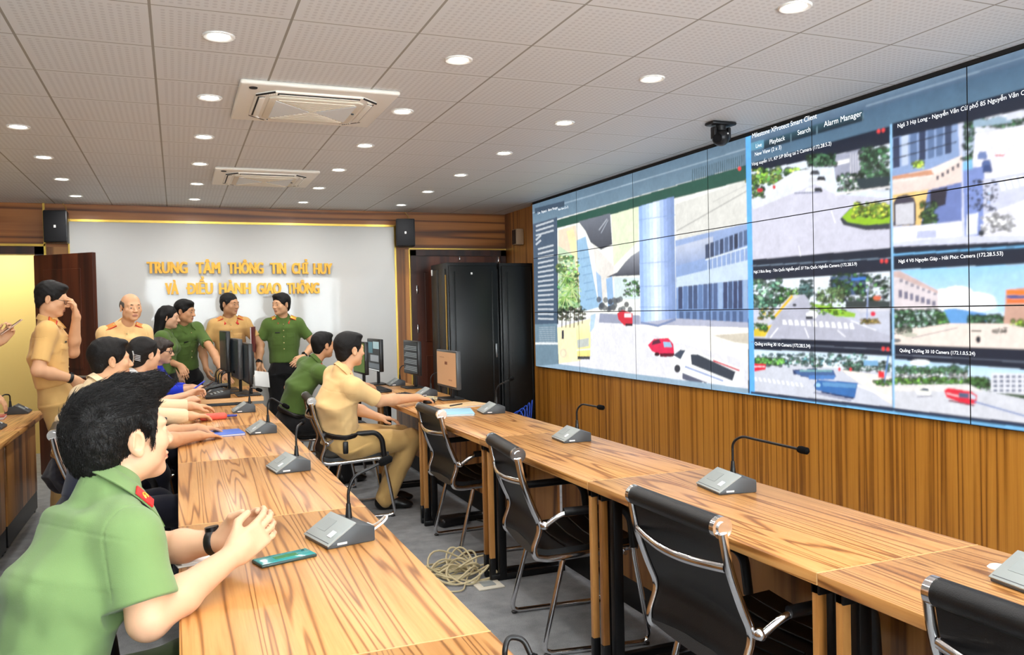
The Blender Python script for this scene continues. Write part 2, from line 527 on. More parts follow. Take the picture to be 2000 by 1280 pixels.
# ------------------------------------------------------------------ downlights
lamp_glow = mat('lamp_glow', (255, 252, 244), 0.4, emit=14.0)
def downlight():
    root = empty('ceiling_downlight')
    MB().lathe([(0.040, 0.0), (0.044, -0.004), (0.056, -0.007), (0.060, -0.004), (0.060, 0.0)], 28).build('trim_ring', white_paint, root)
    MB().lathe([(0.0, -0.0022), (0.041, -0.0022), (0.041, -0.0005)], 24).build('diffuser', lamp_glow, root)
    ld = bpy.data.lights.new('downlight_lamp', 'AREA')
    ld.shape = 'DISK'; ld.size = 0.09; ld.energy = LAMP_W; ld.color = (1.0, 0.985, 0.955); ld.spread = math.radians(165)
    lo = bpy.data.objects.new('downlight_lamp', ld); COL.objects.link(lo); lo.parent = root; lo.location = (0, 0, -0.012)
    return root
rows = {-0.785: 'leftmost ceiling row', 0.18: 'row left of the air conditioners', 1.15: 'row right of the air conditioners', 2.11: 'row nearest the video wall'}
lys = [8.10, 7.16, 6.23, 5.29, 4.34, 3.385, 2.41, 1.46, 0.5, -0.45]
ordn = ['closest to the back wall', 'second from the back wall', 'third from the back wall', 'fourth from the back wall', 'fifth from the back wall', 'sixth from the back wall', 'seventh from the back wall']
inview = {-0.785: 4, 0.18: 6, 1.15: 6, 2.11: 7}
proto = None
for x, rn in rows.items():
    for i, y in enumerate(lys):
        o = downlight() if proto is None else copy_tree(proto)
        proto = proto or o
        o.location = (x, y, HC)
        if i < inview[x]:
            tag(o, 'round downlight in the %s, %s' % (rn, ordn[i]), 'ceiling light', 'downlights in four ceiling rows')
        else:
            tag(o, 'round recessed ceiling downlight over the near end of the room', 'ceiling light', 'downlights over the near end of the room')
cl = bpy.data.lights.new('corridor_lamp', 'AREA'); cl.energy = CORRIDOR_W; cl.size = 0.5; cl.color = (1.0, 0.93, 0.75)
ct = thing('corridor_ceiling_light', 'square ceiling light of the corridor beyond the left doorway', 'ceiling light', (-1.6, 9.4, 2.5))
MB().box((-0.3, -0.3, -0.03), (0.3, 0.3, 0.0), 0.01).build('lamp_housing', white_paint, ct)
clo = bpy.data.objects.new('corridor_lamp', cl); COL.objects.link(clo); clo.parent = ct; clo.location = (0, 0, -0.045)

# ------------------------------------------------------------------ cassette air conditioners
ac_white = mat('air_conditioner_shell', (248, 244, 234), 0.35)
ac_grille = mat('air_conditioner_grille', (236, 228, 210), 0.5)
ac_pale = mat('air_conditioner_pale_grille', (240, 248, 252), 0.5)
slot_dark = mat('slot_dark', (30, 28, 26), 0.7)
def air_conditioner():
    root = empty('ceiling_air_conditioner')
    h = 0.372; z = -0.022
    def octo(a, k):
        return [(a - k, -a), (a, -a + k), (a, a - k), (a - k, a), (-a + k, a), (-a, a - k), (-a, -a + k), (-a + k, -a)]
    fr = MB().box((-h, -h, z), (h, h, 0.0), 0.012, 3)
    fr.prism(octo(0.292, 0.085), 'z', z - 0.010, z + 0.004, 0.004)
    fr.build('panel_frame', ac_white, root)
    for k in range(4):
        M = Matrix.Rotation(k * math.pi / 2, 4, 'Z')
        MB().box((-0.195, 0.246, z - 0.0115), (0.195, 0.280, z - 0.008), 0.001, M=M).build('air_slot', slot_dark, root)
        MB().box((-0.19, -0.0145, -0.002), (0.19, 0.0145, 0.002), 0.0015, M=M @ Matrix.Translation((0, 0.259, z - 0.0135)) @ Matrix.Rotation(math.radians(-9), 4, 'X')).build('air_louvre', ac_white, root)
        tk = MB()
        for i in range(5):
            tk.box((0.200 + i * 0.010, 0.250 - i * 0.004, z - 0.0135), (0.205 + i * 0.010, 0.272 - i * 0.006, z - 0.0095), 0.001, M=M)
        tk.build('corner_ticks', ac_white, root)
        MB().tube([(0.207, 0.289, z - 0.008), (0.289, 0.207, z - 0.008)], 0.0045, 6, M=M).build('corner_slot', slot_dark, root)
    g = MB().prism(octo(0.228, 0.03), 'z', z - 0.020, z - 0.008, 0.006)
    for s in (1, -1):           # ribbed quarters, front and rear
        for i in range(9):
            y = s * (0.02 + i * 0.021); w = abs(y) * 0.98
            g.box((-w, y - 0.006, z - 0.0245), (w, y + 0.006, z - 0.018), 0.002)
    gr = g.build('intake_grille', ac_grille, root)
    p = MB()
    for s in (1, -1):
        p.prism([(s * 0.012, 0.0), (s * 0.195, 0.18), (s * 0.195, -0.18)], 'z', z - 0.0232, z - 0.018)
    p.build('intake_filter', ac_pale, gr)
    MB().lathe([(0, z - 0.004), (0.018, z - 0.004), (0.02, z + 0.001)], 20, c=(-h + 0.062, -h + 0.062, 0.0)).build('sensor', slot_dark, root)
    MB().lathe([(0, z - 0.026), (0.007, z - 0.026), (0.008, z - 0.021)], 16, c=(0.205, -0.02, 0.0)).build('logo_badge', dark_plastic, root)
    return root
a1 = air_conditioner(); a1.location = (0.668, 4.322, HC)
tag(a1, 'white four-way ceiling cassette air conditioner, the larger-looking one nearer the viewer', 'air conditioner', 'ceiling cassette air conditioners')
a2 = copy_tree(a1); a2.location = (0.655, 6.675, HC)
tag(a2, 'white four-way ceiling cassette air conditioner, the farther one near the back wall', 'air conditioner', 'ceiling cassette air conditioners')

# ------------------------------------------------------------------ loudspeakers, camera
def loudspeaker(loc, rz, label):
    r = thing('wall_loudspeaker', label, 'loudspeaker', loc, rz, 'black wall loudspeakers')
    b = MB().prism([(-0.10, -0.10), (0.10, -0.10), (0.07, 0.09), (-0.07, 0.09)], 'z', -0.145, 0.145, 0.012)
    b.build('cabinet', black_plastic, r)
    MB().box((-0.09, -0.108, -0.135), (0.09, -0.098, 0.135), 0.005).build('grille', mat('speaker_cloth', (12, 13, 18), 0.8), r)
    MB().box((-0.009, -0.1095, -0.014), (0.009, -0.1075, 0.010), 0.001).build('logo_badge', white_paint, r)
    MB().tube(fillet([(0, 0.085, 0.0), (0, 0.15, 0.0), (0, 0.15, 0.1)], 0.03), 0.012).box((-0.03, 0.14, 0.05), (0.03, 0.165, 0.15), 0.004).build('bracket', black_metal, r)
    MB().tube(fillet([(0.02, 0.08, 0.1), (0.05, 0.12, 0.18), (0.0, 0.155, 0.24)], 0.05), 0.004, 8).build('cable', mat('yellow_cable', (190, 150, 70), 0.5), r)
    return r
loudspeaker((-0.975, 8.51, 2.265), math.radians(-8), 'black wall loudspeaker above the open dark door on the left')
loudspeaker((2.255, 8.51, 2.255), math.radians(-14), 'black wall loudspeaker between white panel and the rack cabinets')
r = thing('small_loudspeaker', 'small pale box loudspeaker on the side wall beside the video wall', 'loudspeaker', (3.445, 8.18, 2.2))
MB().box((-0.09, -0.06, -0.085), (0.0, 0.06, 0.085), 0.012).build('cabinet', mat('pale_beige_plastic', (168, 140, 110), 0.5), r)
MB().box((-0.094, -0.05, -0.075), (-0.089, 0.05, 0.075), 0.002).build('grille', mat('dark_brown_cloth', (60, 42, 32), 0.8), r)
r = thing('ceiling_camera', 'black pan-tilt camera hanging from the ceiling before the video wall', 'camera', (3.0, 4.07, HC))
MB().box((-0.085, -0.045, -0.022), (0.085, 0.045, 0.0), 0.012).cyl((0, 0, -0.02), (0, 0, -0.05), 0.03).build('mount', black_plastic, r)
hd = MB().sphere((0, 0, -0.09), 0.052, 24, (1, 1, 0.95)).box((-0.06, -0.02, -0.10), (-0.04, 0.02, -0.03), 0.006).box((0.04, -0.02, -0.10), (0.06, 0.02, -0.03), 0.006)
hd.build('camera_head', black_plastic, r)
MB().cyl((-0.03, -0.02, -0.095), (-0.056, -0.038, -0.105), 0.024).build('lens', mat('lens_glass', (10, 10, 14), 0.08), r)
MB().sphere((0.012, -0.05, -0.075), 0.005, 8).build('status_light', white_paint, r)

# ------------------------------------------------------------------ rack cabinets
rack_black = mat('rack_black_steel', (17, 19, 20), 0.36, 0.2)
rack_glass = mat('rack_smoked_door', (11, 14, 14), 0.34, spec=0.35)
def rack(loc, w, dpt, h, label):
    r = thing('rack_cabinet', label, 'cabinet', loc, 0, 'black equipment rack cabinets')
    b = MB().box((0, 0.02, 0.05), (w, dpt, h), 0.004).box((0.02, 0.05, 0), (w - 0.02, dpt - 0.03, 0.05))
    b.build('body', rack_black, r)
    dr = MB().box((0.015, -0.012, 0.07), (w - 0.015, 0.018, h - 0.03), 0.006).box((0.055, -0.016, 0.12), (0.075, -0.01, h - 0.09), 0.002).box((w - 0.075, -0.016, 0.12), (w - 0.055, -0.01, h - 0.09), 0.002).build('front_door', rack_glass, r)
    MB().box((w - 0.05, -0.03, 0.95), (w - 0.03, -0.012, 1.09), 0.004).build('handle', mat('steel_handle', (120, 122, 124), 0.3, 0.8), dr)
    if w > 0.5:
        MB().box((w * 0.45, -0.0145, h - 0.12), (w * 0.45 + 0.018, -0.0115, h - 0.10)).build('logo_badge', white_paint, dr)
    sp = MB().box((-0.012, 0.06, 0.10), (0.002, dpt / 2 - 0.01, h - 0.06), 0.003).box((-0.012, dpt / 2 + 0.01, 0.10), (0.002, dpt - 0.04, h - 0.06), 0.003).build('side_panel', rack_black, r)
    if w > 0.5:
        MB().box((-0.016, 0.03, 0.2), (-0.003, 0.042, h - 0.12), 0.002).build('brass_strip', mat('dull_brass', (150, 116, 52), 0.45, 0.7), sp)
    MB().box((-0.018, dpt - 0.09, h - 0.11), (-0.012, dpt - 0.06, h - 0.05), 0.001).build('paper_tag', white_paint, r)
    return r
rack((2.474, 7.78, 0), 0.53, 0.56, 1.905, 'black equipment rack cabinet standing before the dark door, nearer the white panel')
rack((3.03, 7.78, 0), 0.40, 0.56, 1.90, 'black equipment rack cabinet squeezed beside the end of the video wall')
bc = MB()
for i in range(5):
    a = random.random() * 6
    bc.tube(fillet([(3.05 + 0.05 * i, 7.45 + 0.04 * math.sin(a), 0.005), (3.1 + 0.03 * i, 7.42 + 0.03 * i, 0.25), (3.12 + 0.03 * i, 7.5, 0.46 + 0.03 * i), (3.0 + 0.06 * i, 7.6, 0.35), (3.08 + 0.03 * i, 7.7, 0.3)], 0.12, 8), 0.006, 8)
tag(bc.build('network_cables', mat('blue_cable', (40, 80, 190), 0.45)), 'blue network cables looped at the foot of the black rack cabinets', 'cable')

# ------------------------------------------------------------------ desks
leg_m = black_metal
seam_m = mat('desk_edge_band', (220, 176, 120), 0.35)
def desk(x0, x1, y0, y1, h, label, group, panel_side=1, legs='left'):
    """panel_side +1: modesty panel on the +x side (people sit on the -x side)"""
    r = thing('conference_desk', label, 'desk', (x0, y0, 0), 0, group)
    L, Wd = y1 - y0, x1 - x0
    MB().box((0, 0.0015, h - 0.032), (Wd, L - 0.0015, h), 0.0025).build('desk_top', desk_wood, r)
    e = MB().box((0.0, 0.0, h - 0.031), (Wd, 0.0022, h + 0.0004)).build('edge_band', seam_m, r, False)
    xp = Wd - 0.10 if panel_side > 0 else 0.05
    mp = MB().box((xp, 0.03, 0.16), (xp + 0.016, L - 0.03, h - 0.033), 0.002).build('modesty_panel', desk_side, r)
    MB().box((xp + 0.002, 0.03, 0.03), (xp + 0.014, L - 0.03, 0.158)).build('kick_panel', black_metal, r)
    for y in (0.02, L - 0.062):
        a = 0.03 if panel_side > 0 else Wd - 0.07
        lg = MB().box((a + 0.05, y + 0.004, 0.0), (a + 0.09, y + 0.038, h - 0.033), 0.004)
        lg.box((min(a, xp), y + 0.006, 0.0), (max(a + 0.09, xp), y + 0.036, 0.035), 0.004).box((min(a, xp), y + 0.006, h - 0.07), (max(a + 0.09, xp), y + 0.036, h - 0.033), 0.003)
        lgo = lg.build('leg', leg_m, r)
        MB().box((a, y + 0.010, 0.12), (a + 0.028, y + 0.032, h - 0.033), 0.002).build('leg_cladding', desk_side, lgo)
        MB().box((a - 0.002, y + 0.008, 0.0), (a + 0.03, y + 0.034, 0.12), 0.004).build('foot', black_metal, lgo)
    return r
SEAMS = [0.38, 1.615, 2.855, 4.095, 5.335, 6.575, 7.75]
rn = ['desk of the right row below the near end of the video wall', 'desk of the right row with a long gooseneck microphone near its middle',
      'desk of the right row between the two seams beside the second microphone', 'desk of the right row with papers and a folder on it',
      'desk of the right row with the tan-shirted seated officer at it', 'desk of the right row nearest the black rack cabinets']
for i in range(6):
    desk(1.455, 2.015, SEAMS[i], SEAMS[i + 1], TOP, 'wood-grain ' + rn[i], 'desks of the right row')
ln = ['desk of the left row at the very front, below the frame', 'desk of the left row where the man in front clasps his hands',
      'bare desk of the left row with one microphone, beyond the clasped hands', 'desk of the left row with the blue folder on it',
      'desk of the left row with the red pencil case on it']
for i in range(5):
    desk(-0.015, 0.59, SEAMS[i], SEAMS[i + 1], TOP, 'wood-grain ' + ln[i], 'desks of the left row')
desk(-0.005, 0.60, 6.60, 7.70, 0.80, 'wood-grain desk of the left row at the far end, crowded with monitors', 'desks of the left row')
fl = ['wood-grain desk at the left picture edge, its end beside the standing officer with glasses', 'wood-grain desk at the left picture edge, the nearer one with a dark front']
for i, (a, b) in enumerate(((5.83, 7.05), (4.59, 5.83))):
    desk(-1.62, -0.915, a, b, TOP, fl[i], 'desks at the left picture edge')

# ------------------------------------------------------------------ chairs
def chair():
    r = empty('conference_chair')
    hw = 0.225
    prof = [(-0.115, 0.835), (-0.098, 0.74), (-0.055, 0.62), (-0.02, 0.545), (-0.055, 0.455), (-0.05, 0.418), (0.0, 0.405), (0.20, 0.415), (0.40, 0.425)]
    P = fillet([(x, 0, z) for x, z in prof], 0.05, 5)
    for s in (-1, 1):
        MB().tube([(p.x - 0.008, s * (hw + 0.012), p.z - 0.006) for p in P], 0.014, 10, flat=(1.0, 0.75)).sphere((-0.02, s * (hw + 0.03), 0.545), 0.019, 12).build('side_rail', chrome, r)
        fr = fillet([(-0.02, s * 0.26, 0.545), (0.05, s * 0.28, 0.60), (0.30, s * 0.285, 0.605), (0.345, s * 0.285, 0.56), (0.36, s * 0.28, 0.40), (0.43, s * 0.27, 0.013), (-0.04, s * 0.255, 0.013), (0.06, s * 0.238, 0.39)], 0.05, 6)
        MB().tube(fr, 0.0115, 10).build('frame_leg', chrome, r)
        MB().tube(fillet([(0.055, s * 0.28, 0.603), (0.30, s * 0.285, 0.608), (0.345, s * 0.285, 0.56), (0.358, s * 0.281, 0.43)], 0.05, 6), 0.018, 10, flat=(0.9, 1.0)).build('armrest', black_plastic, r)
        MB().sphere((0.41, s * 0.27, 0.008), 0.014, 10, (1.2, 1, 0.6)).sphere((-0.02, s * 0.256, 0.008), 0.014, 10, (1.2, 1, 0.6)).build('foot_cap', black_plastic, r)
    MB().tube([(-0.108 - 0.03 * math.cos(t * math.pi / 2) , t * hw, 0.73 - 0.012 * math.cos(t * math.pi / 2)) for t in [i / 10 - 1 for i in range(21)]], 0.013, 10, flat=(0.7, 1.0)).build('back_bar', chrome, r)
    MB().tube([(0.06, -0.24, 0.392), (0.06, 0.24, 0.392)], 0.010, 10).tube([(0.33, -0.26, 0.40), (0.33, 0.26, 0.40)], 0.010, 10).build('seat_bar', chrome, r)
    back = [p for p in P if p.z > 0.44 or p.x < -0.04]
    rowsb = []
    for p in back:
        rowsb.append([(p.x + 0.006 + 0.018 * (1 - (t / hw) ** 2), t, p.z) for t in [hw * (i / 6 - 1) for i in range(13)]])
    MB().sheet(rowsb, 0.014).build('backrest', black_leather, r)
    seat = [p for p in P if p.x > -0.045 and p.z < 0.44]
    rowss = [[(p.x, t, p.z + 0.03 - 0.014 * (1 - (t / hw) ** 2)) for t in [hw * (i / 6 - 1) for i in range(13)]] for p in seat]
    sm = MB().sheet(rowss, 0.034)
    for x in (0.08, 0.16, 0.24, 0.32):
        sm.tube([(x, -hw * 0.98, 0.447), (x, 0, 0.434), (x, hw * 0.98, 0.447)], 0.004, 6)
    sm.build('seat', black_leather, r)
    rl = MB().cyl((-0.118, -hw + 0.012, 0.842), (-0.118, hw - 0.012, 0.842), 0.030, n=24).build('headroll', black_leather, r)
    for s in (-1, 1):
        MB().cyl((-0.118, s * (hw - 0.0125), 0.842), (-0.118, s * (hw + 0.006), 0.842), 0.031, n=24).cyl((-0.118, s * (hw + 0.004), 0.842), (-0.118, s * (hw + 0.012), 0.842), 0.018, n=20).build('end_cap', chrome, rl)
    return r
chair0 = chair()
chairs = [  # x of the back roll, y centre, turn, label, group
    (1.392, 4.78, 0, 'empty black leather chair with chrome frame pulled up behind the seated officer in tan', 'empty chairs along the right row'),
    (1.300, 3.335, -7, 'empty black leather chair standing by the heap of beige cables', 'empty chairs along the right row'),
    (1.325, 2.05, 0, 'large empty black leather chair with whole back in view, lower centre right', 'empty chairs along the right row'),
    (1.415, 1.01, 0, 'empty black leather chair cut by the lower right corner of the picture', 'empty chairs along the right row'),
    (0.845, 5.95, -3, 'black leather chair with the tan-shirted officer sitting in it', 'occupied chairs'),
    (0.90, 7.16, -20, 'black chair with chrome posts with the man in green at the right row in it', 'occupied chairs'),
    (-0.50, 2.10, 25, 'black chair under the young man in green in the foreground', 'occupied chairs'),
    (-0.62, 5.04, 4, 'black chair with chrome rail behind the young man in green', 'occupied chairs'),
    (-0.585, 5.84, 8, 'black chair of the woman with the white hair clip', 'occupied chairs'),
    (-0.50, 7.24, 0, 'black chair of the woman in the blue dress', 'occupied chairs'),
]
for i, (x, y, a, lb, gp) in enumerate(chairs):
    o = chair0 if i == 0 else copy_tree(chair0)
    o.rotation_euler = (0, 0, math.radians(a))
    c, s = math.cos(math.radians(a)), math.sin(math.radians(a))
    o.location = (x + 0.118 * c, y + 0.118 * s, 0)
    o.scale = (1, 1, 0.985)
    tag(o, lb, 'chair', gp)

# ------------------------------------------------------------------ microphones
mic_side = mat('microphone_base_dark', (66, 70, 74), 0.45)
mic_face = mat('microphone_base_face', (152, 158, 156), 0.5)
def mic(x, y, z, rz, label, neck, group='conference microphone units', cable=False, dark=False):
    r = thing('conference_microphone', label, 'microphone', (x, y, z), math.radians(rz), group)
    prof = [(-0.075, 0.0), (0.075, 0.0), (0.075, 0.044), (0.025, 0.056), (0.010, 0.062), (-0.075, 0.014)]
    b = MB().prism(prof, 'y', -0.085, 0.085, 0.004).build('base', mic_side, r)
    fm = MB().prism([(-0.078, 0.012), (0.012, 0.066), (0.016, 0.062), (-0.074, 0.007)], 'y', -0.087, 0.087, 0.0015)
    fm.build('speaker_panel', mic_face if not dark else mic_side, r)
    q = Vector((0.090, 0, 0.054)).normalized(); nrm = Vector((-0.054, 0, 0.090)).normalized()
    Mx = Matrix(((q.x, 0, nrm.x, -0.045), (0, 1, 0, 0), (q.z, 0, nrm.z, 0.0325), (0, 0, 0, 1)))
    MB().box((-0.012, -0.062, 0.0), (0.012, -0.036, 0.0016), M=Mx).build('talk_button', mat('pale_button', (206, 210, 212), 0.4), r)
    MB().box((-0.002, 0.0, 0.0), (0.045, 0.06, 0.0004), M=Mx).build('speaker_grille', mat('speaker_grille_grey', (143, 149, 147), 0.5), r)
    MB().box((-0.045, -0.0862, 0.008), (-0.015, -0.0848, 0.014)).build('logo_badge', paper_white, r)
    MB().cyl((0.045, 0.03, 0.048), (0.045, 0.03, 0.095), 0.011, 0.007, 14).build('neck_socket', black_plastic, r)
    pts = [(0.045, 0.03, 0.09)] + [(0.045 + dx, 0.03 + dy, 0.09 + dz) for dx, dy, dz in neck]
    P = fillet(pts, 0.06, 8)
    gn = MB().tube(P, 0.0048, 10).build('gooseneck', black_metal, r)
    e, d = P[-1], (P[-1] - P[-2]).normalized()
    MB().tube([e - d * 0.005, e, e + d * 0.012, e + d * 0.035, e + d * 0.042], [0.006, 0.011, 0.013, 0.012, 0.004], 14).build('microphone_head', mat('microphone_foam', (9, 9, 10), 0.9, spec=0.1), gn)
    if cable:
        MB().tube(fillet([(0.07, -0.06, 0.02), (0.12, -0.07, 0.05), (0.15, -0.02, 0.055), (0.13, 0.03, 0.01), (0.14, 0.10, 0.004)], 0.04, 6), 0.0035, 8).build('cable', white_paint, r)
    return r
nl = [(0, 0, 0.07), (0.10, -0.03, 0.12), (0.22, -0.06, 0.14)]
mic(0.445, 1.235, TOP, 5, 'microphone unit at the bottom picture edge, only its gooseneck showing', [(0, 0.0, 0.02), (0.012, 0.01, 0.034), (0.035, 0.0, 0.03), (0.045, -0.01, 0.0)])
mic(0.43, 2.47, TOP, 14, 'grey microphone unit with white cable beside the teal phone', [(0, 0, 0.045), (0.02, 0, 0.085), (0.105, -0.01, 0.115)], cable=True)
mic(0.43, 3.69, TOP, 8, 'grey microphone unit second from the front on the left desk row', [(0, 0, 0.055), (0.015, 0.03, 0.085), (0.07, 0.15, 0.085)])
mic(0.43, 4.95, TOP, 4, 'grey microphone unit third from the front on the left row, beside the blue folder', [(0, 0, 0.07), (0.02, 0.0, 0.105), (0.085, -0.02, 0.06)])
mic(0.415, 6.10, TOP, 0, 'grey microphone unit beside the red pencil case', [(0, 0, 0.05), (0.01, 0.0, 0.075), (0.05, 0.0, 0.06)])
mic(1.84, 2.50, TOP, -8, 'large grey microphone unit whose long gooseneck bends flat toward the video wall', [(0.0, 0.0, 0.075), (0.02, -0.03, 0.10), (0.10, -0.27, 0.085)])
mic(1.85, 3.80, TOP, -4, 'grey microphone unit on the right row next to the desk seam, second from the front', [(0, 0, 0.06), (0.02, -0.02, 0.09), (0.06, -0.14, 0.085)])
mic(1.90, 5.10, TOP, -6, 'grey microphone unit by the brown folder on the right row', [(0, 0, 0.06), (0.02, -0.02, 0.09), (0.06, -0.14, 0.13)])
mic(1.84, 1.30, TOP, -6, 'grey microphone unit cut off by the right picture edge', [(0, 0, 0.06), (0.02, -0.05, 0.09), (0.06, -0.2, 0.10)])
mic(1.84, 6.42, TOP, -4, 'microphone unit behind the brown-screened monitor on the right row', [(0, 0, 0.06), (0.05, 0.02, 0.09), (0.13, -0.05, 0.06)])
mic(1.86, 7.50, TOP, -4, 'microphone unit between the two far monitors on the right row', [(0, 0, 0.06), (0.03, 0.02, 0.09), (0.08, 0.0, 0.08)])
mic(-1.09, 6.93, TOP, 180, 'dark microphone unit at the end of the desk on the left picture edge', [(0, 0, 0.05), (0.02, 0.06, 0.06), (0.03, 0.16, 0.05)], dark=True)
mic(-1.10, 6.02, TOP, 180, 'dark microphone unit cut by the left picture edge', [(0, 0, 0.05), (0.03, 0.02, 0.10), (0.06, 0.04, 0.12)], dark=True)
mic(0.27, 7.02, 0.80, 0, 'dark microphone unit on the far left desk, nearest the monitors', [(0, 0, 0.05), (0.03, 0.0, 0.08), (0.10, 0.02, 0.08)], dark=True)
mic(0.26, 7.24, 0.80, 0, 'dark microphone unit on the far left desk, middle of the dark ones', [(0, 0, 0.05), (0.03, 0.0, 0.08), (0.10, 0.02, 0.08)], dark=True)
mic(0.255, 7.605, 0.80, 0, 'dark microphone unit on the far left desk, just by the leaning officer\'s hand', [(0, 0, 0.05), (0.03, 0.0, 0.08), (0.10, 0.02, 0.08)], dark=True)

# ------------------------------------------------------------------ monitors
def screen_mat(name, rgb, e):
    return mat(name, rgb, 0.3, spec=0.2, emit=e * 0.62)
def monitor(x, y, z, rz, w, h, lift, label, body, screen, extra=None, group='desk monitors'):
    r = thing('desk_monitor', label, 'monitor', (x, y, z), math.radians(rz), group)
    MB().box((-0.09, -0.11, 0.0), (0.09, 0.11, 0.012), 0.006).build('stand_base', black_plastic, r)
    MB().box((0.015, -0.025, 0.01), (0.035, 0.025, lift + h * 0.5), 0.005).build('stand_neck', black_plastic, r)
    b = MB().box((-0.018, -w / 2, lift), (0.018, w / 2, lift + h), 0.006).box((0.015, -w * 0.3, lift + h * 0.2), (0.04, w * 0.3, lift + h * 0.8), 0.012)
    b.build('housing', body, r)
    s = MB().box((-0.0195, -w / 2 + 0.014, lift + 0.018), (-0.0175, w / 2 - 0.014, lift + h - 0.014)).build('screen', screen, r, False)
    if extra: extra(s, w, h, lift)
    return r
def ex_rows(s, w, h, lift):
    m = screen_mat('screen_grey_tables', (120, 128, 130), 0.6)
    for k in range(4):
        b = MB()
        for j in range(3):
            z = lift + 0.03 + (h - 0.06) * (k * 0.25 + 0.03 + j * 0.06)
            b.box((-0.0205, -w / 2 + 0.03, z), (-0.0192, w / 2 - 0.03 - 0.03 * j, z + 0.008))
        b.build('table_rows', m, s, False)
def ex_map(s, w, h, lift):
    for k, (c, y0, y1, z0, z1) in enumerate([((150, 178, 182), -0.2, 0.0, 0.7, 0.92), ((70, 110, 120), 0.02, 0.2, 0.55, 0.9), ((140, 146, 150), -0.18, 0.1, 0.3, 0.5), ((96, 104, 110), -0.2, 0.2, 0.08, 0.24), ((210, 215, 215), -0.19, 0.19, 0.02, 0.05)]):
        MB().box((-0.0206 - 0.0002 * k, y0 * w / 0.44, lift + h * z0), (-0.0192, y1 * w / 0.44, lift + h * z1)).build('screen_window', screen_mat('screen_tile_%d' % k, c, 0.7), s, False)
def ex_web(s, w, h, lift):
    MB().box((-0.0206, -0.03, lift + h * 0.62), (-0.0192, 0.03, lift + h * 0.70)).build('page_emblem', screen_mat('screen_brown', (112, 70, 48), 0.5), s, False)
    MB().box((-0.0206, -0.14, lift + h * 0.2), (-0.0192, -0.06, lift + h * 0.24)).box((-0.0206, 0.05, lift + h * 0.8), (-0.0192, 0.16, lift + h * 0.82)).build('page_text', screen_mat('screen_dim_brown', (150, 108, 80), 0.6), s, False)
mb = mat('monitor_black', (22, 22, 24), 0.35); mg = mat('monitor_grey_edge', (70, 72, 74), 0.35)
monitor(1.915, 6.05, TOP, 0, 0.50, 0.285, 0.09, 'monitor on the right row showing a plain brown page', mg, screen_mat('screen_tan', (186, 144, 106), 0.42), ex_web)
monitor(1.93, 7.15, TOP, 0, 0.48, 0.30, 0.12, 'monitor on the right row showing rows of small dark tables', mb, screen_mat('screen_dark_grey', (48, 52, 54), 0.5), ex_rows)
monitor(1.72, 7.70, TOP + 0.0, 2, 0.46, 0.30, 0.13, 'monitor on the right row showing camera tiles, before the white panel', mb, screen_mat('screen_near_black', (30, 36, 40), 0.5), ex_map)
monitor(1.52, 7.40, TOP + 0.0, 2, 0.44, 0.29, 0.13, 'monitor with a green screen behind the tan-shirted officer\'s head', mb, screen_mat('screen_green', (86, 112, 48), 0.55))
monitor(0.50, 6.80, 0.80, 2, 0.46, 0.31, 0.10, 'black monitor seen edge-on at left row, nearest of the three', mb, screen_mat('screen_near_black', (30, 36, 40), 0.5), group='edge-on monitors of the left row')
monitor(0.44, 7.08, 0.80, 4, 0.46, 0.32, 0.12, 'grey-edged monitor seen edge-on at left row, middle of the three', mg, screen_mat('screen_near_black', (30, 36, 40), 0.5), group='edge-on monitors of the left row')
monitor(0.37, 7.40, 0.80, 4, 0.44, 0.34, 0.16, 'tall black monitor seen edge-on at left row, farthest of the three', mb, screen_mat('screen_near_black', (30, 36, 40), 0.5), group='edge-on monitors of the left row')

def keyboard(x, y, z, rz, label):
    r = thing('keyboard', label, 'keyboard', (x, y, z), math.radians(rz), 'black keyboards on the right row')
    MB().prism([(-0.065, 0), (0.065, 0), (0.065, 0.024), (-0.065, 0.012)], 'y', -0.2, 0.2, 0.003).build('case', black_plastic, r)
    k = MB()
    for i in range(5):
        for j in range(14):
            zz = 0.0135 + 0.0021 * i + 0.003
            k.box((-0.055 + i * 0.022, -0.19 + j * 0.0272, zz - 0.003), (-0.038 + i * 0.022, -0.167 + j * 0.0272, zz + 0.004), 0.001, 1)
    k.build('keys', mat('keycap_black', (34, 34, 36), 0.5), r)
    return r
keyboard(1.60, 7.05, TOP, 0, 'black keyboard by the hands of the seated man in green')
keyboard(1.66, 6.35, TOP, 3, 'black keyboard before the brown-screened monitor')
r = thing('computer_mouse', 'black computer mouse under the tan-shirted officer\'s right hand', 'mouse', (1.70, 5.86, TOP))
MB().sphere((0, 0, 0.012), 0.03, 16, (1.6, 1.0, 0.75)).box((-0.03, -0.02, 0), (0.03, 0.02, 0.006), 0.003).build('shell', black_plastic, r)
MB().cyl((0.025, -0.003, 0.032), (0.025, 0.003, 0.032), 0.006).build('wheel', grey_plastic, r)

# desk telephone
r = thing('desk_telephone', 'black desk telephone with keypad on the far left desk', 'telephone', (0.265, 6.72, 0.80), math.radians(5))
MB().prism([(-0.09, 0), (0.09, 0), (0.09, 0.06), (-0.09, 0.022)], 'y', -0.09, 0.09, 0.006).build('body', black_plastic, r)
k = MB()
for i in range(4):
    for j in range(3):
        k.box((-0.05 + i * 0.025, -0.07 + j * 0.03, 0.028 + i * 0.0053), (-0.034 + i * 0.025, -0.05 + j * 0.03, 0.038 + i * 0.0053), 0.002)
k.build('keypad', grey_plastic, r)
MB().tube([(-0.09, 0.065, 0.05), (-0.05, 0.065, 0.072), (0.05, 0.065, 0.09), (0.09, 0.065, 0.085)], [0.02, 0.014, 0.014, 0.02], 12).build('handset', black_plastic, r)

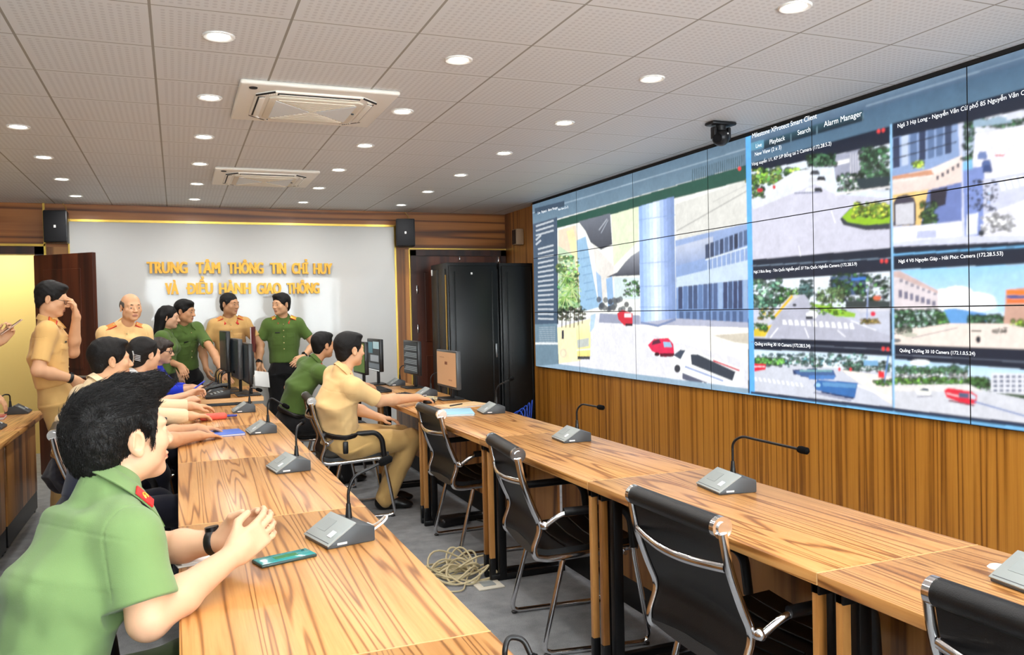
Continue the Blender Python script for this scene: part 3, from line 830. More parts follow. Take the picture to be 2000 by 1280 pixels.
# ------------------------------------------------------------------ small things on the desks
r = thing('mobile_phone', 'teal-screened mobile phone lying before the clasped hands', 'phone', (0.255, 2.33, TOP), math.radians(17))
MB().box((-0.08, -0.036, 0), (0.08, 0.036, 0.009), 0.004, 3).build('case', mat('phone_case', (44, 66, 64), 0.3), r)
s = MB().box((-0.077, -0.033, 0.0085), (0.077, 0.033, 0.0098), 0.001).build('screen', mat('phone_screen', (40, 132, 132), 0.12, emit=0.25), r)
MB().box((-0.03, -0.012, 0.0096), (0.035, 0.012, 0.0104)).build('screen_picture', mat('phone_picture', (50, 120, 70), 0.15, emit=0.2), s)
MB().cyl((0.062, 0.02, 0.0090), (0.062, 0.02, 0.0106), 0.004).build('camera_lens', black_plastic, r)
r = thing('folded_tissue', 'small folded white tissue under the foreground man\'s left wrist', 'tissue', (0.035, 2.42, TOP), math.radians(12))
MB().box((-0.06, -0.035, 0.0), (0.06, 0.035, 0.005), 0.002).box((-0.05, -0.03, 0.005), (0.055, 0.03, 0.010), 0.002).build('folded_sheet', paper_white, r)

def folder(x, y, z, rz, w, l, label, col, pages=True, group=None, cat='folder', name='folder', th=0.012):
    r = thing(name, label, cat, (x, y, z), math.radians(rz), group)
    MB().box((-l / 2 + 0.004, -w / 2 + 0.004, 0.002), (l / 2 - 0.004, w / 2 - 0.004, th - 0.002)).build('pages', paper_white, r, False)
    MB().box((-l / 2, -w / 2, 0), (l / 2, w / 2, 0.002), 0.0008).box((-l / 2, -w / 2, th - 0.002), (l / 2, w / 2, th), 0.0008).build('cover', col, r)
    return r
folder(0.18, 4.98, TOP, 6, 0.22, 0.30, 'blue folder of papers lying on the left row', mat('blue_cover', (66, 104, 196), 0.45))
r = thing('pencil_case', 'red pencil case with pens sticking out, on the left row', 'pencil case', (0.20, 5.72, TOP), math.radians(6))
MB().box((-0.085, -0.035, 0), (0.085, 0.035, 0.042), 0.018, 4).build('case_body', mat('coral_red', (232, 92, 74), 0.55), r)
for yy, xx in ((-0.018, 0.14), (0.0, 0.15), (0.016, 0.135)):
    MB().cyl((0.07, yy, 0.02), (xx, yy, 0.018), 0.0065).build('pen', mat('pen_blue', (54, 62, 150), 0.4), r)
    MB().cyl((-0.07, yy, 0.02), (-xx, yy, 0.016), 0.0065).build('pen', mat('pen_navy', (50, 48, 100), 0.4), r)
folder(0.085, 7.56, 0.80, 86, 0.16, 0.24, 'maroon notebook on the far left desk below the long-haired woman', mat('maroon_cover', (112, 30, 44), 0.5), cat='notebook', name='notebook')
folder(0.085, 7.10, 0.80, 86, 0.18, 0.28, 'pale sheet of paper beside the woman in blue', paper_white, cat='paper', name='paper_sheaf', th=0.006)
folder(1.66, 5.20, TOP, -14, 0.32, 0.28, 'light blue paper folder on the right row behind an empty chair back', mat('pale_blue_cover', (158, 206, 226), 0.55))
folder(1.85, 5.55, TOP, 14, 0.22, 0.34, 'light brown paper folder beside the light blue folder', mat('kraft_cover', (222, 186, 138), 0.6))
r = thing('pen', 'black pen lying on the light brown folder', 'pen', (1.80, 5.52, TOP + 0.016), math.radians(35))
MB().cyl((-0.07, 0, 0), (0.06, 0, 0), 0.0045).cyl((0.06, 0, 0), (0.072, 0, 0), 0.0045, 0.001).build('barrel', black_plastic, r)
MB().cyl((-0.074, 0, 0), (-0.03, 0, 0), 0.0055).build('cap', dark_plastic, r)
cc = MB()
for i in range(4):
    a0 = 1.2 * i
    cc.tube([(1.745 + 0.05 * math.cos(a0 + t * 0.9) + 0.006 * i, 5.98 + 0.05 * math.sin(a0 + t * 0.9) + 0.02 * i, TOP + 0.006 + 0.004 * i + 0.01 * math.sin(t) ** 2) for t in range(9)], 0.004, 8)
tag(cc.build('coiled_cable', mat('cream_cable', (206, 196, 160), 0.5)), 'small coil of cable at the foot of the brown-screened monitor', 'cable')
folder(-1.28, 6.62, TOP, 4, 0.22, 0.32, 'white papers and red notebook at the left picture edge', mat('red_cover', (168, 36, 44), 0.5), cat='notebook', name='notebook', th=0.02)

tag(MB().lathe([(0, 0.005), (0.020, 0.005), (0.025, 0.0)], 28, c=(1.885, 1.455, TOP)).build('cable_grommet', paper_white), 'flat white round cap on the right row, cut by the right picture edge', 'grommet')
# ------------------------------------------------------------------ things on the floor
cm = MB()
rg = random.Random(5)
for k in range(13):
    cx, cy = 1.36 + rg.uniform(-0.04, 0.06), 4.22 + rg.uniform(-0.12, 0.12)
    ra, rb, ph, zt = rg.uniform(0.05, 0.11), rg.uniform(0.08, 0.17), rg.uniform(0, 6), rg.uniform(0.01, 0.10)
    pts = []
    for i in range(28):
        t = i / 28 * 2 * math.pi
        pts.append((cx + ra * math.cos(t) * math.cos(ph) - rb * math.sin(t) * math.sin(ph), cy + ra * math.cos(t) * math.sin(ph) + rb * math.sin(t) * math.cos(ph), 0.009 + zt * (0.5 + 0.5 * math.sin(t * 2 + k))))
    cm.tube(pts, 0.0055, 8, closed=True)
cm.tube(fillet([(1.40, 4.16, 0.02), (1.30, 3.95, 0.007), (1.22, 3.98, 0.007), (1.12, 4.25, 0.007)], 0.1, 8), 0.004, 8)
tag(cm.build('cable_heap', mat('beige_cable', (198, 184, 146), 0.5)), 'tangled heap of beige cables on the grey carpet under the desk seam', 'cable')
r = thing('floor_socket', 'pale floor socket plate beside the heap of beige cables', 'socket', (1.45, 4.0, 0))
MB().box((-0.07, -0.07, 0), (0.07, 0.07, 0.008), 0.003).build('plate', mat('pale_plate', (222, 216, 200), 0.5), r)
MB().box((-0.035, -0.035, 0.007), (0.035, 0.035, 0.013), 0.003).build('lid', grey_plastic, r)
r = thing('power_strip', 'black power adapter on the carpet under the right row', 'adapter', (1.66, 5.25, 0), math.radians(10))
MB().box((-0.10, -0.06, 0), (0.10, 0.06, 0.06), 0.02, 3).build('case', black_plastic, r)
MB().tube(fillet([(0.1, 0, 0.02), (0.18, 0.05, 0.007), (0.2, -0.1, 0.007)], 0.05), 0.006, 8).build('cord', black_plastic, r)
# ------------------------------------------------------------------ video wall: the picture it shows
PW, PH, Y0, Z0, NC, NR = 0.988, 0.5425, 7.65, 0.85, 6, 3
RX, RY = 200, 110
CW, CHH = NC * RX, NR * RY
canvas = np.zeros((CHH, CW, 3), np.float32)       # row 0 = bottom
def onwall(x, y):
    """a point of the photographed picture -> metres along the wall (from the rack end) and up"""
    d = _f + _r * ((x - 1000) / 1616.3) - _u * ((y - 640) / 1616.3)
    t = XS / d.x
    return Y0 - t * d.y, EYE.z + t * d.z - Z0
def px(pts):
    return np.array([(u / PW * RX, v / PH * RY) for u, v in (onwall(*p) for p in pts)])
def lc(c):
    return np.array(lin(c)[:3], np.float32)
def poly(pts, c, c2=None, a=1.0):
    """filled polygon; c2 = colour at its lower end (gradients of the displayed picture)"""
    P = px(pts)
    x0, y0 = np.floor(P.min(0)).astype(int); x1, y1 = np.ceil(P.max(0)).astype(int) + 1
    x0, y0, x1, y1 = max(x0, 0), max(y0, 0), min(x1, CW), min(y1, CHH)
    if x1 <= x0 or y1 <= y0: return
    cov = np.zeros((y1 - y0, x1 - x0), np.float32)
    for sx in (0.25, 0.75):
        for sy in (0.25, 0.75):
            X, Y = np.meshgrid(np.arange(x0, x1) + sx, np.arange(y0, y1) + sy)
            ins = np.zeros(X.shape, bool)
            for (ax, ay), (bx, by) in zip(P, np.roll(P, -1, 0)):
                if ay == by: continue
                ins ^= ((ay > Y) != (by > Y)) & (X < (bx - ax) * (Y - ay) / (by - ay) + ax)
            cov += ins * 0.25
    cov = (cov * a)[..., None]
    col = lc(c)
    if c2 is not None:
        t = ((P[:, 1].max() - (np.arange(y0, y1) + 0.5)) / max(1e-6, P[:, 1].max() - P[:, 1].min()))[:, None, None]
        col = lc(c) * (1 - t) + lc(c2) * t
    canvas[y0:y1, x0:x1] = canvas[y0:y1, x0:x1] * (1 - cov) + col * cov
def quad(x0, y0, x1, y1, c, c2=None, sl=0.0, a=1.0):
    poly([(x0, y0), (x1, y0 + sl * (x1 - x0)), (x1, y1 + sl * (x1 - x0)), (x0, y1)], c, c2, a)
def disc(x, y, rx, ry, c, a=1.0, n=14):
    poly([(x + rx * math.cos(2 * math.pi * k / n), y + ry * math.sin(2 * math.pi * k / n)) for k in range(n)], c, None, a)
rs = random.Random(3)
def leaves(x0, y0, x1, y1, cols, n, r):
    for i in range(int(n * 3.4)):
        x, y = rs.uniform(x0, x1), rs.uniform(y0, y1)
        q = rs.uniform(0.35, 1.2) * r * (0.9 if i < n else 0.45)
        c = rs.choice(cols); m_ = 0.55 if i < n else rs.uniform(0.45, 1.5)
        disc(x, y, q, q * rs.uniform(0.5, 1.0), tuple(min(255, v * m_) for v in c), 0.85, 7)
def line(x0, y0, x1, y1, w, c, a=1.0):
    dx, dy = x1 - x0, y1 - y0; L = math.hypot(dx, dy); nx, ny = -dy / L * w / 2, dx / L * w / 2
    poly([(x0 + nx, y0 + ny), (x1 + nx, y1 + ny), (x1 - nx, y1 - ny), (x0 - nx, y0 - ny)], c, None, a)
G1, G2, G3 = [(70, 130, 60), (50, 96, 52), (110, 160, 80), (36, 70, 40)], [(40, 74, 50), (58, 98, 66), (28, 54, 40), (84, 124, 92)], [(150, 190, 70), (110, 160, 50), (190, 210, 110)]
# --- left client window
poly([(1030, 380), (2100, 20), (2100, 880), (1030, 730)], (24, 34, 52))
poly([(1040, 396), (1469, 257), (1469, 330), (1040, 445)], (88, 112, 132), (112, 138, 156))
line(1040, 418, 1469, 290, 2, (150, 170, 186)); line(1040, 398, 1469, 261, 3, (120, 180, 220))
quad(1050, 407, 1108, 418, (60, 78, 96), None, -0.25)
poly([(1040, 440), (1094, 424), (1094, 716), (1040, 722)], (74, 92, 112))
poly([(1040, 634), (1096, 632), (1096, 716), (1040, 722)], (112, 136, 152))
for i in range(21):
    y = 438 + i * 9.2
    x1 = 1087 if i not in (3, 4) else 1062
    line(1056 if i > 4 else 1052, y + (22 - i) * 0.2, x1, y - 7 + i * 0.42, 3.4, (205, 212, 218), 0.8)
for i in range(8):
    line(1058, 640 + i * 4, 1090, 639 + i * 4, 1.2, (190, 200, 208), 0.6)
line(1050, 671, 1096, 671, 4, (225, 230, 232))
poly([(1094, 428), (1469, 322), (1469, 760), (1097, 712)], (236, 238, 232))
poly([(1094, 430), (1469, 322), (1469, 352), (1094, 446)], (42, 84, 72))
for i in range(26):
    x = 1360 + i * 4.2; y = 353 - (x - 1360) * 0.285
    line(x, y - 22, x, y + 2, 1.2, (24, 50, 46), 0.8)
poly([(1096, 450), (1130, 440), (1150, 560), (1098, 600)], (232, 214, 190))
poly([(1200, 420), (1254, 404), (1254, 470), (1205, 520)], (222, 232, 200))
poly([(1112, 452), (1126, 447), (1152, 560), (1140, 570)], (240, 226, 176))
poly([(1136, 433), (1198, 417), (1202, 478), (1180, 488), (1160, 474), (1150, 452)], (112, 118, 130), (62, 66, 76)); line(1176, 450, 1192, 428, 2, (170, 176, 186)); line(1180, 456, 1194, 430, 1.5, (160, 168, 180))
poly([(1132, 470), (1150, 462), (1176, 600), (1140, 610)], (152, 190, 220))
for i in range(7): line(1138 + i * 2, 490 + i * 16, 1156 + i * 2, 486 + i * 16, 2, (110, 150, 190), 0.7)
poly([(1165, 478), (1205, 520), (1205, 545), (1176, 600)], (226, 222, 216))
poly([(1190, 542), (1212, 532), (1228, 512), (1240, 500), (1256, 490), (1256, 538), (1206, 540)], (150, 154, 166), (58, 62, 74))
poly([(1190, 545), (1202, 540), (1206, 600), (1194, 606)], (150, 186, 224)); poly([(1170, 530), (1180, 540), (1184, 600), (1176, 604)], (160, 190, 222))
quad(1206, 542, 1256, 585, (208, 224, 226)); leaves(1225, 548, 1255, 580, G1, 24, 5)
poly([(1325, 400), (1469, 352), (1469, 448), (1330, 482)], (216, 216, 210)); line(1328, 452, 1469, 372, 2.5, (176, 176, 172)); line(1400, 395, 1469, 360, 1.5, (190, 190, 186))
poly([(1326, 470), (1469, 436), (1469, 642), (1328, 628)], (150, 172, 214), (112, 146, 198)); poly([(1326, 482), (1400, 462), (1400, 500), (1328, 520)], (196, 204, 222), (140, 160, 200))
for i in range(9):
    x = 1385 + i * 9.4
    quad(x, 478 - i * 3.4, x + 7.4, 508 - i * 3.4, rs.choice([(48, 58, 82), (84, 104, 140), (60, 74, 104)]), None, -0.3)
poly([(1328, 542), (1469, 508), (1469, 546), (1328, 562)], (196, 214, 232)); line(1385, 508, 1469, 482, 2.5, (222, 232, 240))
for i in range(9): line(1390 + i * 9, 507 - i * 2.7, 1390 + i * 9, 528 - i * 2, 1.2, (215, 226, 236))
for i in range(14):
    x = 1332 + i * 9.8
    quad(x, 560 - i * 1.0, x + 8, 604, rs.choice([(66, 84, 120), (96, 124, 170), (58, 70, 104), (150, 176, 210), (80, 100, 140)]), None, -0.05)
quad(1330, 604, 1469, 634, (112, 140, 186)); 
for i in range(10): quad(1334 + i * 13, 608, 1342 + i * 13, 632, (78, 100, 140))
poly([(1094, 634), (1180, 612), (1256, 622), (1469, 634), (1469, 760), (1097, 712)], (226, 226, 232))
poly([(1244, 636), (1469, 634), (1469, 704), (1300, 660)], (246, 242, 234)); poly([(1400, 655), (1469, 650), (1469, 672), (1440, 668)], (206, 198, 182), None, None or 1.0)
poly([(1094, 640), (1160, 622), (1140, 705), (1097, 710)], (244, 232, 190))
poly([(1178, 612), (1256, 616), (1256, 634), (1176, 630)], (150, 156, 178)); poly([(1256, 618), (1469, 630), (1469, 640), (1256, 634)], (176, 180, 200))
for i in range(22): disc(rs.uniform(1172, 1245), rs.uniform(582, 606), 5, 6, rs.choice([(50, 52, 58), (70, 76, 86), (90, 96, 100)]), 0.85, 8)
for i, c in enumerate([(150, 180, 228), (170, 200, 242), (186, 212, 250), (206, 226, 252), (226, 238, 254), (206, 222, 250), (176, 198, 240), (150, 174, 222), (134, 158, 206), (126, 150, 196)]):
    xa, xb = 1254 + i * 6.9, 1254 + (i + 1) * 6.9 + 0.5
    poly([(xa, 404 - i * 2), (xb, 402 - i * 2), (xb + 4, 629 - i * 0.8), (xa + 4, 630 - i * 0.8)], c)
poly([(1258, 628), (1292, 634), (1327, 621), (1327, 626), (1292, 639), (1258, 632)], (120, 136, 176))
for y in (430, 470, 515, 560, 600): line(1255, y, 1326, y - 10 + (y - 430) * 0.06, 1.2, (128, 156, 204))
poly([(1096, 480), (1128, 500), (1140, 600), (1096, 612)], (200, 220, 190), (150, 190, 140)); leaves(1096, 500, 1136, 612, [(190, 222, 130), (130, 186, 100), (206, 232, 160), (90, 146, 90)], 60, 7)
for i in range(70):
    a = rs.uniform(0, 6.28); x, y = rs.choice([(1112, 540), (1122, 565), (1110, 580)]); line(x, y, max(1096, x + 20 * math.cos(a)), y + 18 * math.sin(a) + 6, 1.6, rs.choice([(150, 196, 96), (100, 150, 70), (200, 220, 150)]), 0.8)
leaves(1096, 600, 1150, 626, [(50, 66, 52), (80, 90, 70), (110, 110, 90)], 40, 5)
for i in range(6): line(1104 + i * 8, 606, 1103 + i * 8, 640, 2, (86, 80, 66), 0.8)
poly([(1131, 644), (1136, 634), (1154, 630), (1160, 640), (1159, 696), (1134, 700)], (250, 242, 190), (240, 224, 130)); line(1132, 684, 1159, 682, 3, (252, 248, 226)); poly([(1133, 664), (1156, 660), (1156, 676), (1134, 680)], (190, 196, 190)); quad(1134, 696, 1158, 702, (70, 70, 74))
poly([(1160, 616), (1170, 612), (1166, 640), (1158, 650)], (180, 206, 224)); quad(1103, 645, 1107, 662, (60, 60, 70))
poly([(1212, 612), (1222, 606), (1242, 612), (1242, 634), (1226, 636), (1214, 624)], (206, 40, 60)); quad(1226, 612, 1240, 620, (240, 220, 224)); quad(1228, 632, 1242, 637, (60, 30, 40))
poly([(1272, 674), (1284, 662), (1312, 660), (1322, 672), (1324, 692), (1306, 698), (1280, 686)], (222, 44, 84)); poly([(1282, 666), (1294, 662), (1298, 670), (1280, 674)], (90, 40, 60)); poly([(1302, 668), (1316, 668), (1320, 678), (1304, 678)], (150, 190, 220)); quad(1296, 690, 1324, 697, (96, 20, 40)); disc(1290, 692, 5, 4, (60, 20, 30))
poly([(1318, 700), (1336, 682), (1352, 682), (1460, 722), (1462, 752), (1436, 758), (1330, 726)], (242, 244, 246))
poly([(1322, 694), (1336, 683), (1346, 684), (1336, 702)], (70, 80, 96)); poly([(1356, 692), (1370, 692), (1444, 726), (1438, 744), (1358, 712)], (58, 66, 78)); line(1400, 704, 1452, 724, 3, (206, 44, 60)); line(1345, 716, 1420, 744, 3.5, (150, 166, 206)); disc(1330, 720, 6, 8, (60, 62, 70)); poly([(1340, 728), (1400, 752), (1396, 760), (1340, 740)], (92, 96, 116))
disc(1106, 690, 7, 9, (226, 212, 184)); disc(1106, 690, 4, 6, (244, 232, 196))
for i in range(9): disc(1380 + i * 9, 748 + i * 1.5, 2.4, 1.8, (240, 246, 250))
poly([(1046, 716), (1096, 711), (1469, 759), (1469, 772), (1046, 724)], (146, 172, 192))
# --- blue divider and right client window
poly([(1474, 255), (2100, 48), (2100, 152), (1474, 320)], (58, 84, 112), (86, 116, 140)); poly([(1474, 262), (2100, 66), (2100, 100), (1474, 282)], (104, 128, 150), (74, 98, 124))
line(1700, 208, 2100, 86, 1.6, (150, 172, 190)); line(1474, 258, 2100, 54, 5, (110, 190, 250))
poly([(1500, 276), (1694, 216), (1696, 236), (1500, 292)], (52, 86, 100), (16, 28, 40)); poly([(1474, 280), (1500, 273), (1500, 288), (1474, 296)], (96, 150, 176))
for x in (1553, 1604, 1694): line(x, 262 - (x - 1553) * 0.29, x, 278 - (x - 1553) * 0.29, 1.4, (120, 150, 166))
# A1: avenue with a roundabout
poly([(1470, 338), (1747, 282), (1747, 484), (1470, 508)], (206, 206, 222))
poly([(1470, 338), (1747, 282), (1747, 388), (1640, 380), (1560, 340), (1500, 372), (1470, 390)], (222, 232, 244))
leaves(1470, 330, 1585, 362, G1 + G3, 90, 9); poly([(1560, 335), (1592, 330), (1600, 360), (1480, 410), (1470, 392)], (226, 230, 236)); leaves(1470, 352, 1500, 386, [(46, 84, 44), (90, 130, 60)], 26, 7)
disc(1492, 372, 6, 4, (200, 40, 60)); disc(1520, 366, 3, 4, (210, 50, 60))
poly([(1635, 305), (1690, 292), (1690, 350), (1640, 350)], (160, 164, 184)); poly([(1632, 318), (1668, 310), (1668, 318), (1632, 326)], (240, 240, 240))
for i in range(6): line(1670 + i * 5, 300, 1670 + i * 5, 345, 1.5, (226, 224, 226), 0.7)
leaves(1588, 302, 1640, 325, G2, 40, 8); leaves(1690, 290, 1746, 365, G2, 90, 10); leaves(1645, 340, 1690, 376, G2 + [(206, 210, 214)], 46, 7)
poly([(1680, 350), (1746, 345), (1746, 372), (1690, 372)], (40, 56, 64)); 
for x, y, c in ((1600, 338, (70, 74, 82)), (1612, 350, (40, 44, 52)), (1596, 352, (214, 216, 222)), (1606, 372, (44, 48, 54)), (1590, 372, (226, 228, 232)), (1730, 372, (214, 220, 230)), (1612, 358, (236, 236, 238))): poly([(x - 9, y), (x - 5, y - 5), (x + 6, y - 5), (x + 9, y), (x + 9, y + 4), (x - 9, y + 4)], c)
line(1560, 378, 1610, 376, 3, (140, 144, 170)); line(1632, 412, 1640, 436, 2, (240, 240, 244)); line(1568, 480, 1572, 500, 2, (236, 236, 244)); line(1640, 380, 1747, 366, 4, (228, 226, 226))
poly([(1649, 428), (1668, 408), (1747, 400), (1747, 448), (1700, 450), (1656, 440)], (56, 62, 70)); poly([(1653, 424), (1672, 406), (1747, 400), (1747, 436), (1700, 440), (1664, 434)], (150, 196, 40)); leaves(1674, 396, 1742, 424, [(110, 150, 50), (170, 190, 60), (76, 110, 40), (206, 206, 90)], 60, 8)
# B1: corner house and a street
poly([(1751, 250), (2060, 168), (2060, 470), (1751, 482)], (210, 214, 234))
poly([(1751, 268), (1880, 232), (1885, 330), (1751, 345)], (140, 164, 206))
for i in range(7): quad(1753 + i * 17, 272 - i * 4.6, 1766 + i * 17, 330 - i * 4.6, rs.choice([(224, 230, 244), (60, 74, 104), (96, 120, 160), (196, 210, 234), (50, 62, 92)]), None, -0.27)
for y in (290, 312): line(1752, y, 1878, y - 34, 2.5, (44, 52, 72))
disc(1803, 322, 10, 8, (190, 206, 70)); leaves(1790, 316, 1816, 330, G3, 14, 5)
poly([(1751, 345), (1828, 330), (1888, 304), (1888, 320), (1834, 352), (1751, 362)], (236, 226, 220)); poly([(1751, 345), (1828, 332), (1834, 342), (1751, 352)], (206, 150, 120))
poly([(1751, 358), (1830, 345), (1888, 316), (1888, 360), (1834, 372), (1751, 384)], (232, 214, 206)); 
for i in range(5): quad(1838 + i * 10, 344 - i * 6, 1843 + i * 10, 352 - i * 6, (70, 66, 84))
poly([(1751, 382), (1826, 370), (1822, 440), (1751, 442)], (236, 200, 128)); poly([(1754, 442), (1754, 396), (1762, 384), (1780, 380), (1794, 386), (1798, 398), (1798, 440)], (66, 62, 78)); poly([(1758, 440), (1758, 400), (1794, 396), (1794, 438)], (206, 206, 214))
poly([(1822, 372), (1888, 356), (1888, 436), (1806, 448)], (110, 128, 186)); poly([(1826, 372), (1860, 366), (1856, 400), (1826, 410)], (48, 46, 60)); leaves(1808, 396, 1838, 440, [(60, 96, 50), (40, 70, 40), (90, 120, 70)], 40, 8)
poly([(1751, 446), (1888, 432), (1888, 462), (1751, 474)], (232, 234, 246)); quad(1800, 452, 1838, 466, (190, 196, 226), None, -0.05)
poly([(1890, 232), (1912, 226), (1914, 330), (1890, 330)], (180, 196, 220)); leaves(1892, 236, 1914, 312, G2, 30, 8)
poly([(1912, 224), (2060, 180), (2060, 240), (1914, 260)], (226, 230, 242)); leaves(1920, 232, 2050, 250, G2, 50, 8); poly([(1910, 230), (1935, 236), (1960, 228), (1985, 232), (1985, 240), (1910, 250)], (150, 176, 196)); quad(1975, 214, 2050, 236, (214, 218, 230), None, -0.2)
poly([(1914, 262), (2060, 236), (2060, 460), (1896, 462)], (232, 232, 242))
poly([(1890, 330), (1932, 326), (1930, 460), (1894, 462)], (126, 146, 206)); poly([(1928, 352), (2060, 330), (2060, 372), (1932, 420)], (206, 210, 232)); 
for i in range(6): poly([(1960 + i * 13, 354 - i * 3), (1967 + i * 13, 353 - i * 3), (1974 + i * 13, 372 - i * 3), (1966 + i * 13, 373 - i * 3)], (246, 246, 250))
for x, y, c in ((1936, 322, (84, 106, 160)), (1928, 306, (110, 130, 180)), (1962, 300, (206, 80, 90)), (1962, 297, (240, 240, 244)), (1938, 332, (60, 80, 130))): poly([(x - 9, y - 3), (x - 5, y - 9), (x + 7, y - 9), (x + 10, y), (x + 9, y + 6), (x - 9, y + 6)], c)
leaves(1900, 352, 1960, 412, [(50, 54, 72), (90, 100, 130), (130, 150, 200), (36, 40, 50)], 40, 5); poly([(1898, 420), (1920, 416), (1918, 458), (1896, 460)], (226, 230, 244)); leaves(1925, 420, 1990, 456, [(196, 198, 204), (222, 222, 226)], 30, 8); disc(1926, 456, 6, 6, (50, 56, 62))
poly([(1890, 318), (1908, 312), (1910, 330), (1890, 334)], (130, 190, 226))
poly([(1751, 242), (2100, 150), (2100, 196), (1751, 271)], (24, 34, 52))
# A2: avenue with palms
poly([(1471, 550), (1747, 531), (1747, 668), (1474, 660)], (196, 200, 216)); poly([(1471, 550), (1747, 531), (1747, 600), (1471, 600)], (226, 236, 246))
leaves(1472, 548, 1536, 600, [(90, 140, 120), (60, 106, 84), (130, 170, 140), (44, 84, 60)], 70, 8); leaves(1530, 562, 1590, 590, G1, 60, 6); leaves(1570, 548, 1596, 580, [(80, 110, 110), (60, 90, 90)], 30, 7)
poly([(1630, 540), (1700, 534), (1700, 575), (1632, 580)], (70, 92, 130)); leaves(1630, 536, 1745, 590, [(40, 70, 50), (80, 130, 70), (56, 90, 60), (30, 46, 60)], 90, 8); line(1672, 546, 1700, 544, 5, (60, 120, 206)); leaves(1605, 562, 1655, 590, [(110, 140, 90), (80, 110, 70), (150, 170, 120)], 50, 6)
for x in (1628, 1633): line(x, 580, x, 602, 2.5, (70, 60, 56))
poly([(1552, 577), (1580, 576), (1590, 590), (1700, 640), (1747, 655), (1747, 668), (1505, 660), (1512, 634)], (182, 184, 200)); poly([(1552, 577), (1572, 577), (1520, 618), (1486, 655), (1474, 655), (1474, 630), (1520, 612)], (206, 206, 210))
line(1556, 578, 1520, 620, 5, (230, 190, 50)); poly([(1474, 645), (1516, 634), (1502, 658), (1474, 657)], (222, 196, 60)); leaves(1474, 632, 1505, 645, G1, 16, 6); leaves(1490, 602, 1520, 622, G1 + [(206, 180, 60)], 24, 5)
poly([(1588, 592), (1620, 596), (1680, 612), (1678, 620), (1640, 618), (1600, 600)], (150, 196, 60)); leaves(1590, 592, 1660, 614, [(130, 180, 50), (90, 150, 50)], 24, 5); poly([(1660, 592), (1747, 596), (1747, 606), (1690, 610)], (214, 214, 222)); quad(1660, 588, 1747, 602, (56, 66, 66))
for i in range(12): poly([(1536 + i * 12, 624 + i * 0.6), (1542 + i * 12, 624 + i * 0.6), (1546 + i * 12, 634 + i * 0.8), (1537 + i * 12, 634 + i * 0.8)], (242, 242, 246))
for pts in (((1580, 640), (1588, 660)), ((1644, 645), (1660, 658)), ((1528, 640), (1512, 660)), ((1670, 626), (1720, 645))): line(*pts[0], *pts[1], 2.2, (240, 240, 246))
poly([(1582, 612), (1590, 606), (1602, 607), (1606, 614), (1602, 622), (1584, 620)], (236, 238, 242)); quad(1582, 618, 1596, 624, (40, 44, 54)); disc(1560, 596, 4, 3, (60, 64, 74)); disc(1714, 613, 5, 5, (220, 50, 80)); line(1704, 560, 1702, 624, 2.5, (150, 166, 206)); poly([(1686, 624), (1722, 622), (1730, 632), (1700, 634)], (140, 120, 80)); leaves(1690, 622, 1724, 632, [(150, 130, 70), (110, 120, 60)], 14, 4); disc(1722, 582, 8, 5, (216, 110, 80))
# B2: white block, sky
poly([(1752, 528), (2060, 514), (2060, 682), (1752, 672)], (236, 226, 218)); poly([(1752, 528), (2060, 514), (2060, 632), (1752, 634)], (150, 206, 246), (214, 234, 248))
disc(1860, 585, 46, 22, (246, 248, 252)); disc(1910, 590, 50, 20, (244, 248, 252)); disc(1880, 572, 30, 14, (250, 250, 252)); poly([(1940, 540), (2060, 520), (2060, 600), (1960, 610)], (170, 214, 246), None, 0.7)
poly([(1752, 530), (1768, 530), (1842, 568), (1842, 606), (1752, 606)], (222, 212, 216)); poly([(1752, 530), (1768, 530), (1842, 568), (1842, 574), (1764, 542), (1752, 542)], (206, 180, 176))
for i in range(7): quad(1764 + i * 11, 566 + i * 3.6, 1771 + i * 11, 582 + i * 2.6, (120, 118, 140)); quad(1766 + i * 11, 545 + i * 4.5, 1772 + i * 11, 552 + i * 4.2, (150, 146, 160))
leaves(1754, 606, 1842, 640, G2 + [(150, 170, 166)], 130, 8); leaves(1838, 610, 1870, 634, G2 + G1, 50, 7); poly([(1852, 604), (1872, 602), (1936, 612), (1936, 632), (1866, 632)], (100, 160, 220)); leaves(1900, 616, 1970, 632, G2, 70, 7)
poly([(1974, 566), (2060, 556), (2060, 640), (1970, 632)], (206, 164, 146)); quad(1976, 566, 2060, 576, (240, 130, 50)); quad(1976, 584, 2060, 592, (240, 120, 60)); quad(1976, 577, 2060, 583, (70, 90, 150)); leaves(1984, 626, 2040, 650, [(150, 190, 60), (110, 160, 60)], 30, 8)
poly([(1752, 650), (1860, 632), (1970, 632), (2060, 650), (2060, 682), (1752, 672)], (238, 224, 214)); line(1790, 660, 1880, 640, 2, (170, 160, 160)); leaves(1752, 640, 1790, 652, [(90, 100, 90), (110, 120, 104)], 18, 6); disc(1920, 663, 5, 7, (40, 44, 54)); line(1906, 646, 1926, 646, 3, (90, 90, 84)); disc(1760, 665, 9, 4, (120, 120, 120)); leaves(1950, 640, 1976, 650, [(120, 120, 120), (160, 150, 140)], 18, 4); disc(1785, 654, 16, 4, (196, 196, 180))
